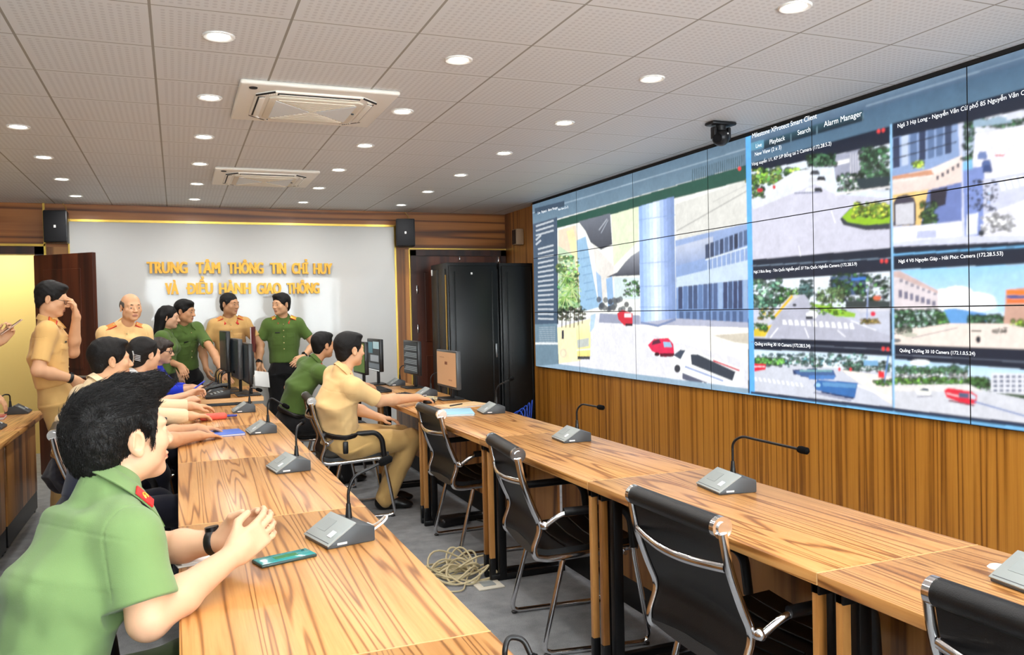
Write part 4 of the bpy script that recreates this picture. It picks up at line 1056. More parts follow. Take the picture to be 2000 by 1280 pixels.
# A3: square with trucks
poly([(1474, 682), (1750, 696), (1752, 795), (1475, 764)], (206, 210, 222)); poly([(1474, 682), (1750, 696), (1750, 726), (1474, 706)], (206, 228, 244), (236, 244, 250))
leaves(1475, 692, 1700, 716, [(90, 140, 150), (70, 110, 110), (60, 100, 70), (120, 160, 150)], 110, 6); leaves(1475, 700, 1540, 712, [(110, 170, 80), (80, 140, 70)], 40, 6); leaves(1660, 706, 1748, 726, [(50, 80, 70), (80, 120, 100)], 60, 6); quad(1696, 704, 1724, 714, (120, 170, 210))
poly([(1474, 710), (1504, 711), (1503, 722), (1474, 727)], (222, 40, 66)); line(1474, 716, 1502, 716, 2, (246, 220, 224))
for i in range(11): poly([(1480 + i * 9, 736 + i * 1.2), (1484 + i * 9, 736 + i * 1.2), (1488 + i * 9, 744 + i * 1.2), (1483 + i * 9, 744 + i * 1.2)], (240, 242, 246))
for x, y in ((1566, 726), (1580, 730), (1594, 724)): poly([(x - 10, y - 4), (x + 10, y - 5), (x + 12, y + 5), (x - 8, y + 6)], (44, 66, 110))
poly([(1560, 724), (1636, 722), (1642, 736), (1600, 742), (1566, 732)], (70, 100, 150)); quad(1570, 722, 1634, 726, (120, 170, 176)); poly([(1588, 733), (1640, 733), (1638, 741), (1588, 741)], (80, 130, 196))
poly([(1650, 722), (1750, 736), (1750, 790), (1690, 750)], (240, 232, 224)); line(1682, 752, 1750, 778, 3, (246, 246, 250)); disc(1648, 721, 2.5, 4, (220, 60, 70)); disc(1670, 722, 2.5, 4, (220, 60, 70)); quad(1724, 725, 1736, 738, (226, 52, 60)); line(1744, 694, 1736, 748, 3, (100, 140, 200)); leaves(1716, 742, 1750, 752, [(90, 140, 60), (60, 100, 50)], 20, 5)
poly([(1598, 752), (1604, 742), (1618, 742), (1684, 748), (1678, 778), (1640, 770), (1602, 762)], (56, 110, 176)); poly([(1614, 746), (1682, 750), (1680, 758), (1616, 754)], (96, 150, 200)); line(1612, 766, 1676, 778, 4, (40, 60, 100)); disc(1606, 752, 5, 4, (150, 200, 230)); poly([(1600, 764), (1672, 780), (1670, 784), (1596, 768)], (150, 154, 176))
# B3: road with a red bus
poly([(1753, 702), (2060, 726), (2060, 834), (1755, 799)], (212, 214, 222)); poly([(1753, 702), (2060, 726), (2060, 752), (1753, 736)], (180, 218, 246), (226, 240, 250)); disc(1806, 708, 20, 6, (240, 246, 250))
leaves(1754, 716, 1900, 732, [(70, 110, 80), (90, 130, 90), (60, 96, 76)], 110, 7); leaves(1754, 730, 1900, 740, [(206, 206, 210), (180, 190, 196), (226, 222, 220)], 60, 5); leaves(1754, 738, 1940, 752, [(110, 160, 70), (80, 130, 60), (60, 100, 50)], 110, 7); leaves(1890, 742, 1944, 762, [(50, 80, 46), (70, 110, 60)], 40, 7)
poly([(1946, 728), (2060, 730), (2060, 776), (1944, 768)], (226, 228, 236))
for i in range(4):
    for j in range(9): quad(1950 + j * 12, 733 + i * 9, 1957 + j * 12, 738 + i * 9, (96, 106, 130))
poly([(1944, 766), (2060, 774), (2060, 790), (1930, 762)], (60, 84, 54)); poly([(1756, 752), (1900, 750), (1930, 764), (1756, 764)], (230, 228, 226))
poly([(1853, 762), (1862, 757), (1906, 764), (1918, 772), (1916, 788), (1896, 790), (1858, 776)], (224, 44, 66)); poly([(1882, 766), (1902, 768), (1902, 778), (1882, 776)], (86, 100, 130)); line(1858, 768, 1882, 774, 3, (246, 190, 196)); line(1862, 782, 1912, 792, 3, (120, 60, 80)); poly([(1904, 768), (1916, 774), (1914, 780), (1904, 778)], (206, 220, 236))
poly([(1798, 764), (1808, 757), (1824, 758), (1828, 766), (1826, 772), (1800, 770)], (240, 240, 232)); poly([(1804, 762), (1812, 758), (1822, 759), (1824, 764)], (60, 80, 100)); line(1912, 784, 2060, 826, 3, (120, 140, 190)); line(1800, 775, 1830, 773, 2, (130, 130, 150))
# dividers and edges
poly([(1464, 262), (1474, 258), (1482, 773), (1472, 771)], (96, 176, 246)); poly([(1747, 244), (1751, 243), (1757, 806), (1753, 805)], (150, 200, 240))
line(1751, 498, 2100, 476, 3, (120, 190, 240)); line(1474, 520, 1748, 504, 1.5, (130, 150, 170)); line(1474, 668, 1752, 684, 1.5, (110, 120, 136)); line(1752, 692, 2100, 712, 1.5, (110, 120, 136))
for x, y in ((1725, 257), (1734, 255), (1731, 510), (1740, 510), (1734, 681), (1743, 682), (1452, 330)): disc(x, y, 3.4, 4, (230, 70, 70))
poly([(1040, 722), (1474, 769), (2100, 846), (2100, 852), (1474, 774), (1040, 727)], (120, 186, 232))
poly([(1474, 764), (2100, 836), (2100, 845), (1474, 769)], (40, 54, 80))
# soft blur of one pixel, as the cameras show it
def blur(a):
    p = np.pad(a, ((1, 1), (1, 1), (0, 0)), 'edge')
    return (p[1:-1, 1:-1] * 4 + p[:-2, 1:-1] + p[2:, 1:-1] + p[1:-1, :-2] + p[1:-1, 2:]) / 8
def grain(n, amp):
    a = RNG.normal(size=(CHH // n + 2, CW // n + 2)).astype(np.float32)
    yy = np.arange(CHH) / n; xx = np.arange(CW) / n; y0_ = yy.astype(int); x0_ = xx.astype(int); fy = (yy - y0_)[:, None]; fx = (xx - x0_)[None, :]
    g_ = a[y0_][:, x0_] * (1 - fy) * (1 - fx) + a[y0_ + 1][:, x0_] * fy * (1 - fx) + a[y0_][:, x0_ + 1] * (1 - fy) * fx + a[y0_ + 1][:, x0_ + 1] * fy * fx
    return g_ * amp
canvas = np.clip(canvas * np.exp(grain(2, 0.030) + grain(5, 0.035) + grain(14, 0.03))[..., None], 0, 1)
canvas = blur(blur(canvas))

# ------------------------------------------------------------------ the panels themselves
sm = bpy.data.materials.new('video_wall_picture'); sm.use_nodes = True
_nt = sm.node_tree; _b = _nt.nodes['Principled BSDF']
_at = N(_nt, 'ShaderNodeVertexColor'); _at.layer_name = 'picture'
_b.inputs['Base Color'].default_value = (0.01, 0.01, 0.012, 1); _b.inputs['Roughness'].default_value = 0.35
_nt.links.new(_at.outputs['Color'], _b.inputs['Emission Color']); _b.inputs['Emission Strength'].default_value = SCREEN_E
cap_white = mat('caption_white', (236, 240, 244), 0.5, emit=0.9)
bezel_m = mat('panel_bezel', (14, 14, 18), 0.4)
colname = ['first', 'second', 'third', 'fourth', 'fifth', 'sixth']
rowname = ['bottom', 'middle', 'top']
PANEL = {}
for c in range(NC):
    for rw in range(NR):
        ya, yb, za, zb = Y0 - c * PW, Y0 - (c + 1) * PW, Z0 + rw * PH, Z0 + (rw + 1) * PH
        t = thing('video_wall_display', 'flat display of the video wall, %s row, %s from the rack end' % (rowname[rw], colname[c]), 'display', (XS, (ya + yb) / 2, (za + zb) / 2), 0, 'displays of the video wall')
        MB().box((-0.030, -PW / 2 + 0.0004, -PH / 2 + 0.0004), (-0.002, PW / 2 - 0.0004, PH / 2 - 0.0004), 0.001).build('bezel', bezel_m, t, False)
        nx, ny = RX, RY
        e = 0.0028
        ys = np.linspace(PW / 2 - e, -PW / 2 + e, nx); zs = np.linspace(-PH / 2 + e, PH / 2 - e, ny)
        Yg, Zg = np.meshgrid(ys, zs)
        co = np.stack([np.full_like(Yg, -0.0306), Yg, Zg], -1).reshape(-1, 3).astype(np.float32)
        i0 = (np.arange(ny - 1)[:, None] * nx + np.arange(nx - 1)[None, :]).ravel()
        f4 = np.stack([i0, i0 + 1, i0 + nx + 1, i0 + nx], 1).astype(np.int32)
        me = bpy.data.meshes.new('screen')
        me.vertices.add(len(co)); me.vertices.foreach_set('co', co.ravel())
        me.loops.add(f4.size); me.loops.foreach_set('vertex_index', f4.ravel())
        me.polygons.add(len(f4)); me.polygons.foreach_set('loop_start', np.arange(0, f4.size, 4, dtype=np.int32))
        me.update(calc_edges=True)
        at = me.color_attributes.new('picture', 'FLOAT_COLOR', 'POINT')
        sub = canvas[rw * RY:(rw + 1) * RY, c * RX:(c + 1) * RX].reshape(-1, 3)
        at.data.foreach_set('color', np.concatenate([sub, np.ones((len(sub), 1), np.float32)], 1).astype(np.float32).ravel())
        me.materials.append(sm)
        o = bpy.data.objects.new('screen', me); COL.objects.link(o); o.parent = t
        PANEL[c, rw] = t
struct('trim_screen_top', MB().box((XS - 0.03, Y0 - NC * PW, Z0 + NR * PH + 0.001), (XS - 0.001, Y0, HC - 0.0005)), mat('black_strip', (8, 8, 9), 0.6))
# captions shown on the screens
def caption(body, x, y, size, colr=cap_white):
    me = text_mesh(body, size)
    u, v = onwall(x, y)
    c, rw = min(NC - 1, int(u / PW)), min(NR - 1, int(v / PH))
    t = PANEL[c, rw]
    n = len(me.vertices); co = np.empty(n * 3, np.float32); me.vertices.foreach_get('co', co); co = co.reshape(-1, 3)
    new = np.stack([np.full(n, -0.0318), (Y0 - u) - t.location.y - co[:, 0], Z0 + v - t.location.z + co[:, 1]], 1)
    me.vertices.foreach_set('co', new.astype(np.float32).ravel()); me.update()
    me.materials.append(colr)
    o = bpy.data.objects.new('caption', me); COL.objects.link(o); o.parent = t
caption('Milestone XProtect Smart Client', 1477, 271, 0.042)
caption('Live', 1484, 290, 0.036); caption('Playback', 1511, 283, 0.040); caption('Search', 1566, 265, 0.040); caption('Alarm Manager', 1618, 249, 0.044)
caption('New View (2 x 3)', 1482, 306, 0.034)
caption('Vòng xuyến 1/1, KP 5/P Bồng tai 2 Camera (172.28.5.2)', 1476, 325, 0.030)
caption('Ngã 3 Hạ Long - Nguyễn Văn Cừ phố 85 Nguyễn Văn Cừ Camera', 1762, 251, 0.0285)
caption('Ngã 4 Võ Nguyên Giáp - Hải Phúc Camera (172.28.5.53)', 1764, 514, 0.0245)
caption('Ngã 3 Bưu Bang - Tôn Quốc Nghiễn phố 37 Tôn Quốc Nghiễn Camera (172.28.5.9)', 1480, 534, 0.0245)
caption('Quảng trường 30 10 Camera (172.28.5.34)', 1482, 674, 0.028)
caption('Quảng Trường 30 10 Camera (172.1.0.5.24)', 1766, 687, 0.0235)
caption('Live   Playback   Alarm Manager', 1056, 419, 0.036)
caption('New View (2 x 3)', 1096, 412, 0.03)
# ------------------------------------------------------------------ figures: smooth implicit surfaces turned into meshes
def v3(*a): return np.array(a, np.float32)
def unit(a):
    a = np.asarray(a, np.float64); return a / max(1e-9, np.linalg.norm(a))
class Field:
    def __init__(self, lo, hi, res):
        self.lo = np.asarray(lo, np.float64) - 2 * res
        self.res = res
        self.n = np.ceil((np.asarray(hi) + 2 * res - self.lo) / res).astype(int) + 1
        self.F = np.full(tuple(self.n), 0.08, np.float32)
    def region(self, lo, hi):
        a = np.clip(np.floor((np.asarray(lo) - self.lo) / self.res).astype(int), 0, self.n)
        b = np.clip(np.ceil((np.asarray(hi) - self.lo) / self.res).astype(int) + 1, 0, self.n)
        if np.any(b <= a): return None
        ax = [(self.lo[i] + np.arange(a[i], b[i]) * self.res).astype(np.float32) for i in range(3)]
        return (slice(a[0], b[0]), slice(a[1], b[1]), slice(a[2], b[2])), ax[0][:, None, None], ax[1][None, :, None], ax[2][None, None, :]
    def put(self, lo, hi, fn, k, op='add'):
        m = max(k, 0.01) + 2 * self.res
        g = self.region(np.asarray(lo) - m, np.asarray(hi) + m)
        if g is None: return
        s, X, Y, Z = g
        d = fn(X, Y, Z); f = self.F[s]
        if op == 'add':
            h = np.clip(0.5 + 0.5 * (f - d) / k, 0, 1)
            self.F[s] = f * (1 - h) + d * h - k * h * (1 - h)
        elif op == 'sub':
            d = -d; h = np.clip(0.5 - 0.5 * (f - d) / k, 0, 1)
            self.F[s] = f * (1 - h) + d * h + k * h * (1 - h)
        elif op == 'and':
            h = np.clip(0.5 - 0.5 * (f - d) / k, 0, 1)
            self.F[s] = f * (1 - h) + d * h + k * h * (1 - h)
    def cone(self, a, b, ra, rb, k=0.02, op='add'):
        a, b = np.asarray(a, np.float64), np.asarray(b, np.float64); d = b - a; L2 = max(1e-9, d @ d); R = max(ra, rb)
        def fn(X, Y, Z):
            x, y, z = X - a[0], Y - a[1], Z - a[2]
            t = np.clip((x * d[0] + y * d[1] + z * d[2]) / L2, 0, 1)
            return (np.sqrt((x - t * d[0]) ** 2 + (y - t * d[1]) ** 2 + (z - t * d[2]) ** 2) - (ra + t * (rb - ra))).astype(np.float32)
        self.put(np.minimum(a, b) - R, np.maximum(a, b) + R, fn, k, op)
    def ell(self, c, r, M=None, k=0.02, op='add', grow=0.0):
        """ellipsoid; M rows = local axes in the world"""
        c = np.asarray(c, np.float64); r = np.asarray(r, np.float64); R = r.max() + grow
        M = np.eye(3) if M is None else np.asarray(M)
        def fn(X, Y, Z):
            x, y, z = X - c[0], Y - c[1], Z - c[2]
            q = [(x * M[i][0] + y * M[i][1] + z * M[i][2]) for i in range(3)]
            k0 = np.sqrt(sum((q[i] / r[i]) ** 2 for i in range(3))); k1 = np.sqrt(sum((q[i] / r[i] ** 2) ** 2 for i in range(3)))
            return (k0 * (k0 - 1) / np.maximum(k1, 1e-6) - grow).astype(np.float32)
        self.put(c - R, c + R, fn, k, op)
    def box(self, c, h, M, rad=0.004, k=0.005, op='add'):
        c = np.asarray(c, np.float64); R = float(np.linalg.norm(h)) + rad
        def fn(X, Y, Z):
            x, y, z = X - c[0], Y - c[1], Z - c[2]
            q = [np.abs(x * M[i][0] + y * M[i][1] + z * M[i][2]) - (h[i] - rad) for i in range(3)]
            out = np.sqrt(sum(np.maximum(v, 0) ** 2 for v in q))
            return (out + np.minimum(np.maximum(np.maximum(q[0], q[1]), q[2]), 0) - rad).astype(np.float32)
        self.put(c - R, c + R, fn, k, op)
    def seg(self, a, b, fwd, A, B, k=0.04, cap=0.05, op='add'):
        """trunk section with elliptical cross-section: A=(half width, half depth) at a, B at b"""
        a, b = np.asarray(a, np.float64), np.asarray(b, np.float64)
        z_ = unit(b - a); L = np.linalg.norm(b - a)
        y_ = unit(np.asarray(fwd) - z_ * (np.asarray(fwd) @ z_)); x_ = np.cross(y_, z_); R = max(max(A), max(B), cap) + 0.02
        def fn(X, Y, Z):
            x, y, z = X - a[0], Y - a[1], Z - a[2]
            qx = x * x_[0] + y * x_[1] + z * x_[2]; qy = x * y_[0] + y * y_[1] + z * y_[2]; qz = x * z_[0] + y * z_[1] + z * z_[2]
            t = np.clip(qz / L, 0, 1); w = A[0] + (B[0] - A[0]) * t; d = A[1] + (B[1] - A[1]) * t; e = qz - t * L
            k0 = np.sqrt((qx / w) ** 2 + (qy / d) ** 2 + (e / cap) ** 2); k1 = np.sqrt((qx / w ** 2) ** 2 + (qy / d ** 2) ** 2 + (e / cap ** 2) ** 2)
            return (k0 * (k0 - 1) / np.maximum(k1, 1e-6)).astype(np.float32)
        self.put(np.minimum(a, b) - R, np.maximum(a, b) + R, fn, k, op)
    def plane(self, p, n, k=0.004):
        """keep the side of the plane opposite to n"""
        s, X, Y, Z = self.region(self.lo - 1, self.lo + self.n * self.res + 1)
        d = ((X - p[0]) * n[0] + (Y - p[1]) * n[1] + (Z - p[2]) * n[2]).astype(np.float32)
        self.F = np.maximum(self.F, d)
    def ripple(self, amp, freq, seed, axis=None, w=None):
        rg = np.random.default_rng(seed)
        s, X, Y, Z = self.region(self.lo - 1, self.lo + self.n * self.res + 1)
        acc = 0
        for i in range(5):
            d = rg.normal(size=3)
            if axis is not None: d = d - 0.85 * np.asarray(axis) * (d @ np.asarray(axis))
            d = unit(d) * freq * rg.uniform(0.6, 1.6); ph = rg.uniform(0, 6.28); d2 = unit(rg.normal(size=3)) * freq * 0.45
            acc = acc + np.sin(X * d[0] + Y * d[1] + Z * d[2] + ph + 1.3 * np.sin(X * d2[0] + Y * d2[1] + Z * d2[2]))
        self.F += (acc * (amp / 2.2)).astype(np.float32)
    def mesh(self):
        F = self.F; S = F < 0
        def cor(A, i, j, k): return A[i:A.shape[0] - 1 + i, j:A.shape[1] - 1 + j, k:A.shape[2] - 1 + k]
        cnt = np.zeros(tuple(self.n - 1), np.uint8)
        corners = [(i, j, k) for i in (0, 1) for j in (0, 1) for k in (0, 1)]
        for c in corners: cnt += cor(S, *c)
        I = np.nonzero((cnt > 0) & (cnt < 8))
        m = len(I[0])
        idx = np.full(cnt.shape, -1, np.int32); idx[I] = np.arange(m)
        val = {c: F[I[0] + c[0], I[1] + c[1], I[2] + c[2]] for c in corners}
        pos = np.zeros((m, 3), np.float64); nn = np.zeros(m)
        for c in corners:
            for ax in range(3):
                if c[ax]: continue
                e = list(c); e[ax] = 1; e = tuple(e)
                va, vb = val[c], val[e]; q = (va < 0) != (vb < 0)
                t = va[q] / (va[q] - vb[q])
                p = np.tile(np.array(c, np.float64), (q.sum(), 1)); p[:, ax] += t
                pos[q] += p; nn[q] += 1
        co = (np.stack(I, 1) + pos / nn[:, None]) * self.res + self.lo
        faces = []
        for ax in range(3):
            b, c = (ax + 1) % 3, (ax + 2) % 3
            sl0 = [slice(None)] * 3; sl1 = [slice(None)] * 3
            sl0[ax] = slice(0, -1); sl1[ax] = slice(1, None)
            s0, s1 = S[tuple(sl0)], S[tuple(sl1)]
            E = np.nonzero(s0 != s1)
            E = np.stack(E, 1)
            ok = (E[:, b] > 0) & (E[:, c] > 0) & (E[:, b] < cnt.shape[b]) & (E[:, c] < cnt.shape[c])
            E = E[ok]
            inside = S[E[:, 0], E[:, 1], E[:, 2]]
            def cell(db, dc):
                q = E.copy(); q[:, b] += db; q[:, c] += dc
                return idx[q[:, 0], q[:, 1], q[:, 2]]
            Qd = np.stack([cell(-1, -1), cell(0, -1), cell(0, 0), cell(-1, 0)], 1)
            Qd[~inside] = Qd[~inside][:, ::-1]
            faces.append(Qd)
        return co.astype(np.float32), np.concatenate(faces).astype(np.int32)

def mesh_object(name, co, faces, mats, parent, slots=None, origin=(0, 0, 0), tri=None):
    me = bpy.data.meshes.new(name)
    co = (co - np.asarray(origin, np.float32)).astype(np.float32)
    ft = [] if tri is None else tri
    nl = faces.size + (0 if tri is None else tri.size)
    me.vertices.add(len(co)); me.vertices.foreach_set('co', co.ravel())
    li = faces.ravel() if tri is None else np.concatenate([faces.ravel(), tri.ravel()])
    me.loops.add(nl); me.loops.foreach_set('vertex_index', li.astype(np.int32))
    st = np.arange(0, faces.size, 4)
    if tri is not None: st = np.concatenate([st, faces.size + np.arange(0, tri.size, 3)])
    me.polygons.add(len(st)); me.polygons.foreach_set('loop_start', st.astype(np.int32))
    if slots is not None: me.polygons.foreach_set('material_index', slots.astype(np.int32))
    me.update(calc_edges=True); me.validate()
    me.shade_smooth()
    for m in (mats if isinstance(mats, (list, tuple)) else [mats]): me.materials.append(m)
    o = bpy.data.objects.new(name, me); COL.objects.link(o)
    if parent is not None: o.parent = parent
    return o
SKIN = {'light': mat('skin_light', (220, 172, 138), 0.5, spec=0.35), 'fair': mat('skin_fair', (226, 174, 134), 0.5, spec=0.35),
        'tan': mat('skin_tan', (208, 154, 114), 0.5, spec=0.35), 'brown': mat('skin_brown', (196, 146, 108), 0.5, spec=0.35)}
lip_m = mat('lips', (186, 122, 102), 0.45); eye_white = mat('eye_white', (232, 228, 222), 0.3); iris_m = mat('iris_dark', (34, 22, 16), 0.15)
brow_m = mat('eyebrow_hair', (34, 26, 22), 0.7); nail_m = mat('nail', (244, 200, 178), 0.3)
hair_black = mat('hair_black', (16, 14, 14), 0.58, spec=0.3, bump=(240, 0.7)); hair_dark = mat('hair_dark_brown', (40, 28, 20), 0.45, spec=0.45, bump=(90, 0.5)); hair_grey = mat('hair_greying', (84, 78, 72), 0.6, bump=(90, 0.5))
CLOTH = {k: mat(k, c, 0.85, spec=0.2, sheen=0.15, bump=(700, 0.25)) for k, c in {
    'light_green_shirt': (118, 146, 92), 'green_shirt': (88, 114, 54), 'tan_shirt': (232, 186, 116), 'pale_tan_shirt': (244, 204, 142), 'deep_tan_shirt': (216, 172, 108),
    'tan_trousers': (214, 176, 112), 'black_trousers': (24, 24, 26), 'green_trousers': (62, 76, 40), 'navy_trousers': (30, 32, 46), 'blue_dress': (34, 58, 206), 'cream_blouse': (244, 218, 176), 'white_blouse': (240, 240, 240), 'navy_shirt': (34, 38, 56)}.items()}
red_tab = mat('red_tab', (214, 40, 38), 0.6); gold_m = mat('gold_braid', (232, 186, 70), 0.35, 0.5); epau_tan = mat('epaulette_orange', (214, 138, 48), 0.6)
button_m = mat('button_brass', (214, 196, 140), 0.35, 0.4); black_leather2 = mat('shoe_leather', (16, 15, 16), 0.3); belt_m = mat('belt_leather', (22, 18, 18), 0.4)
strap_m = mat('watch_strap', (18, 18, 20), 0.4); glass_m = mat('spectacle_rim', (60, 52, 50), 0.3, 0.5)

def rot_about(v, axis, a):
    axis = unit(axis); v = np.asarray(v, float)
    return v * math.cos(a) + np.cross(axis, v) * math.sin(a) + axis * (axis @ v) * (1 - math.cos(a))
def two_bone(S, W, l1, l2, hint):
    S, W = np.asarray(S, float), np.asarray(W, float); d = W - S; L = np.linalg.norm(d)
    if L > (l1 + l2) * 0.995:
        f = L / ((l1 + l2) * 0.995); l1 *= f; l2 *= f
    a = (l1 * l1 - l2 * l2 + L * L) / (2 * L); h = math.sqrt(max(0, l1 * l1 - a * a))
    u_ = d / L; hv = np.asarray(hint, float); hv = unit(hv - u_ * (hv @ u_))
    return S + u_ * a + hv * h

def head_field(f, H, fw_, rt, up, s, female=False, k=0.014):
    """H = centre of the head at ear height"""
    M = np.stack([rt, fw_, up])
    def P(x, y, z): return H + s * (rt * x + fw_ * y + up * z)
    f.ell(P(0, -0.014, 0.036), s * v3(0.075, 0.094, 0.080), M, 0.02)
    f.ell(P(0, 0.030, -0.036), s * v3(0.059, 0.060, 0.074), M, 0.03)
    j = 0.9 if female else 1.0
    for q in (-1, 1):
        f.ell(P(q * 0.045 * j, 0.012, -0.058), s * v3(0.022, 0.034, 0.026), M, 0.03)
        f.ell(P(q * 0.042, 0.058, -0.022), s * v3(0.024, 0.022, 0.020), M, 0.022)
    f.ell(P(0, 0.064, -0.094), s * v3(0.026 * j, 0.022, 0.018), M, 0.025)
    f.ell(P(0, 0.074, 0.022), s * v3(0.052, 0.018, 0.014), M, 0.02)
    for q in (-1, 1):
        f.ell(P(q * 0.032, 0.098, 0.000), s * v3(0.019, 0.016, 0.012), M, 0.012, 'sub')
        f.ell(P(q * 0.031, 0.0735, -0.001), s * v3(0.0165, 0.014, 0.0135), M, 0.006)
        f.cone(P(q * 0.017, 0.0868, 0.0058), P(q * 0.046, 0.0765, 0.0048), s * 0.0052, s * 0.0044, 0.006)
        f.cone(P(q * 0.018, 0.0850, -0.0082), P(q * 0.044, 0.0765, -0.0072), s * 0.0042, s * 0.0036, 0.006)
    f.cone(P(0, 0.085, 0.008), P(0, 0.108, -0.030), s * 0.0085, s * 0.0115, 0.012)
    for q in (-1, 1): f.ell(P(q * 0.0125, 0.098, -0.033), s * v3(0.0085, 0.011, 0.008), M, 0.008)
    f.ell(P(0, 0.088, -0.060), s * v3(0.022, 0.0085, 0.0065), M, 0.008); f.ell(P(0, 0.087, -0.0705), s * v3(0.019, 0.0085, 0.0065), M, 0.008)
    f.ell(P(0, 0.099, -0.0655), s * v3(0.023, 0.009, 0.0018), M, 0.004, 'sub')
    f.ell(P(0, 0.090, -0.082), s * v3(0.018, 0.007, 0.006), M, 0.008, 'sub')
    for q in (-1, 1):   # ears
        er = unit(rt * q * 0.93 - fw_ * 0.35); ef = unit(np.cross(up, er)) ; ME = np.stack([er, ef, up])
        c = P(q * 0.0785, -0.014, -0.004)
        f.ell(c, s * v3(0.0085, 0.0195, 0.031), ME, 0.006)
        f.ell(c + er * s * 0.0105 + (fw_ * 0.0035 + up * 0.002) * s, s * v3(0.0085, 0.0120, 0.0205), ME, 0.002, 'sub')
        f.cone(c + er * s * 0.004 + (up * 0.014 - fw_ * 0.004) * s, c + er * s * 0.004 + (-up * 0.008 - fw_ * 0.008) * s, 0.0032 * s, 0.003 * s, 0.002)
        f.ell(c + er * s * 0.003 - up * s * 0.026 + fw_ * 0.004 * s, s * v3(0.006, 0.010, 0.010), ME, 0.006)
        f.ell(c + er * s * 0.002 + fw_ * 0.012 * s - up * 0.004 * s, s * v3(0.005, 0.005, 0.008), ME, 0.005)
    return P, M

def hand_field(f, W, d, n, side, curl, s, spread=0.06, thumb=0.5, curls=None):
    """W wrist, d finger direction, n palm normal (out of the palm), side = thumb side"""
    d = unit(d); n = unit(n - d * (np.asarray(n) @ d)); t = unit(np.cross(d, n)) * (1 if side == 'R' else -1)
    M = np.stack([t, d, n])
    f.box(W + d * 0.050 * s, s * v3(0.036, 0.046, 0.0125), M, 0.011 * s, 0.014)
    f.cone(W, W + d * 0.03 * s, 0.024 * s, 0.022 * s, 0.02)
    f.ell(W + d * 0.030 * s + t * 0.022 * s + n * 0.008 * s, s * v3(0.018, 0.030, 0.014), M, 0.012)
    tips = []
    for i, (off, L, r) in enumerate(((0.028, 0.073, 0.0088), (0.010, 0.081, 0.0090), (-0.009, 0.075, 0.0087), (-0.027, 0.059, 0.0078))):
        base = W + d * (0.092 - 0.004 * abs(i - 1)) * s + t * off * s
        dd = unit(d + t * (spread * (1.3 - i)))
        p = base; ang = 0
        cc = curl if curls is None else curls[i]
        for j, (q, frac) in enumerate(((0.9, 0.44), (1.1, 0.31), (0.8, 0.25))):
            ang += cc * q
            v = rot_about(dd, t, 0) * math.cos(ang) + n * math.sin(ang)
            p2 = p + v * L * frac * s
            f.cone(p, p2, r * s * (1 - 0.10 * j), r * s * (0.92 - 0.10 * j), 0.0045)
            f.ell(p2, (r * s * (0.98 - 0.10 * j),) * 3, None, 0.003)
            p = p2
        tips.append(p)
    b = W + d * 0.028 * s + t * 0.030 * s + n * 0.006 * s
    v1 = unit(d * 0.75 + t * (0.65 - 0.4 * thumb) + n * (0.2 + 0.5 * thumb)); p1 = b + v1 * 0.040 * s
    v2 = unit(d * 1.0 + t * (0.10 - 0.3 * thumb) + n * (0.1 + 0.3 * thumb)); p2 = p1 + v2 * 0.034 * s
    f.cone(b, p1, 0.0135 * s, 0.0105 * s, 0.010); f.cone(p1, p2, 0.0105 * s, 0.0085 * s, 0.004)
    return tips

def surf_of(f): return f.mesh()

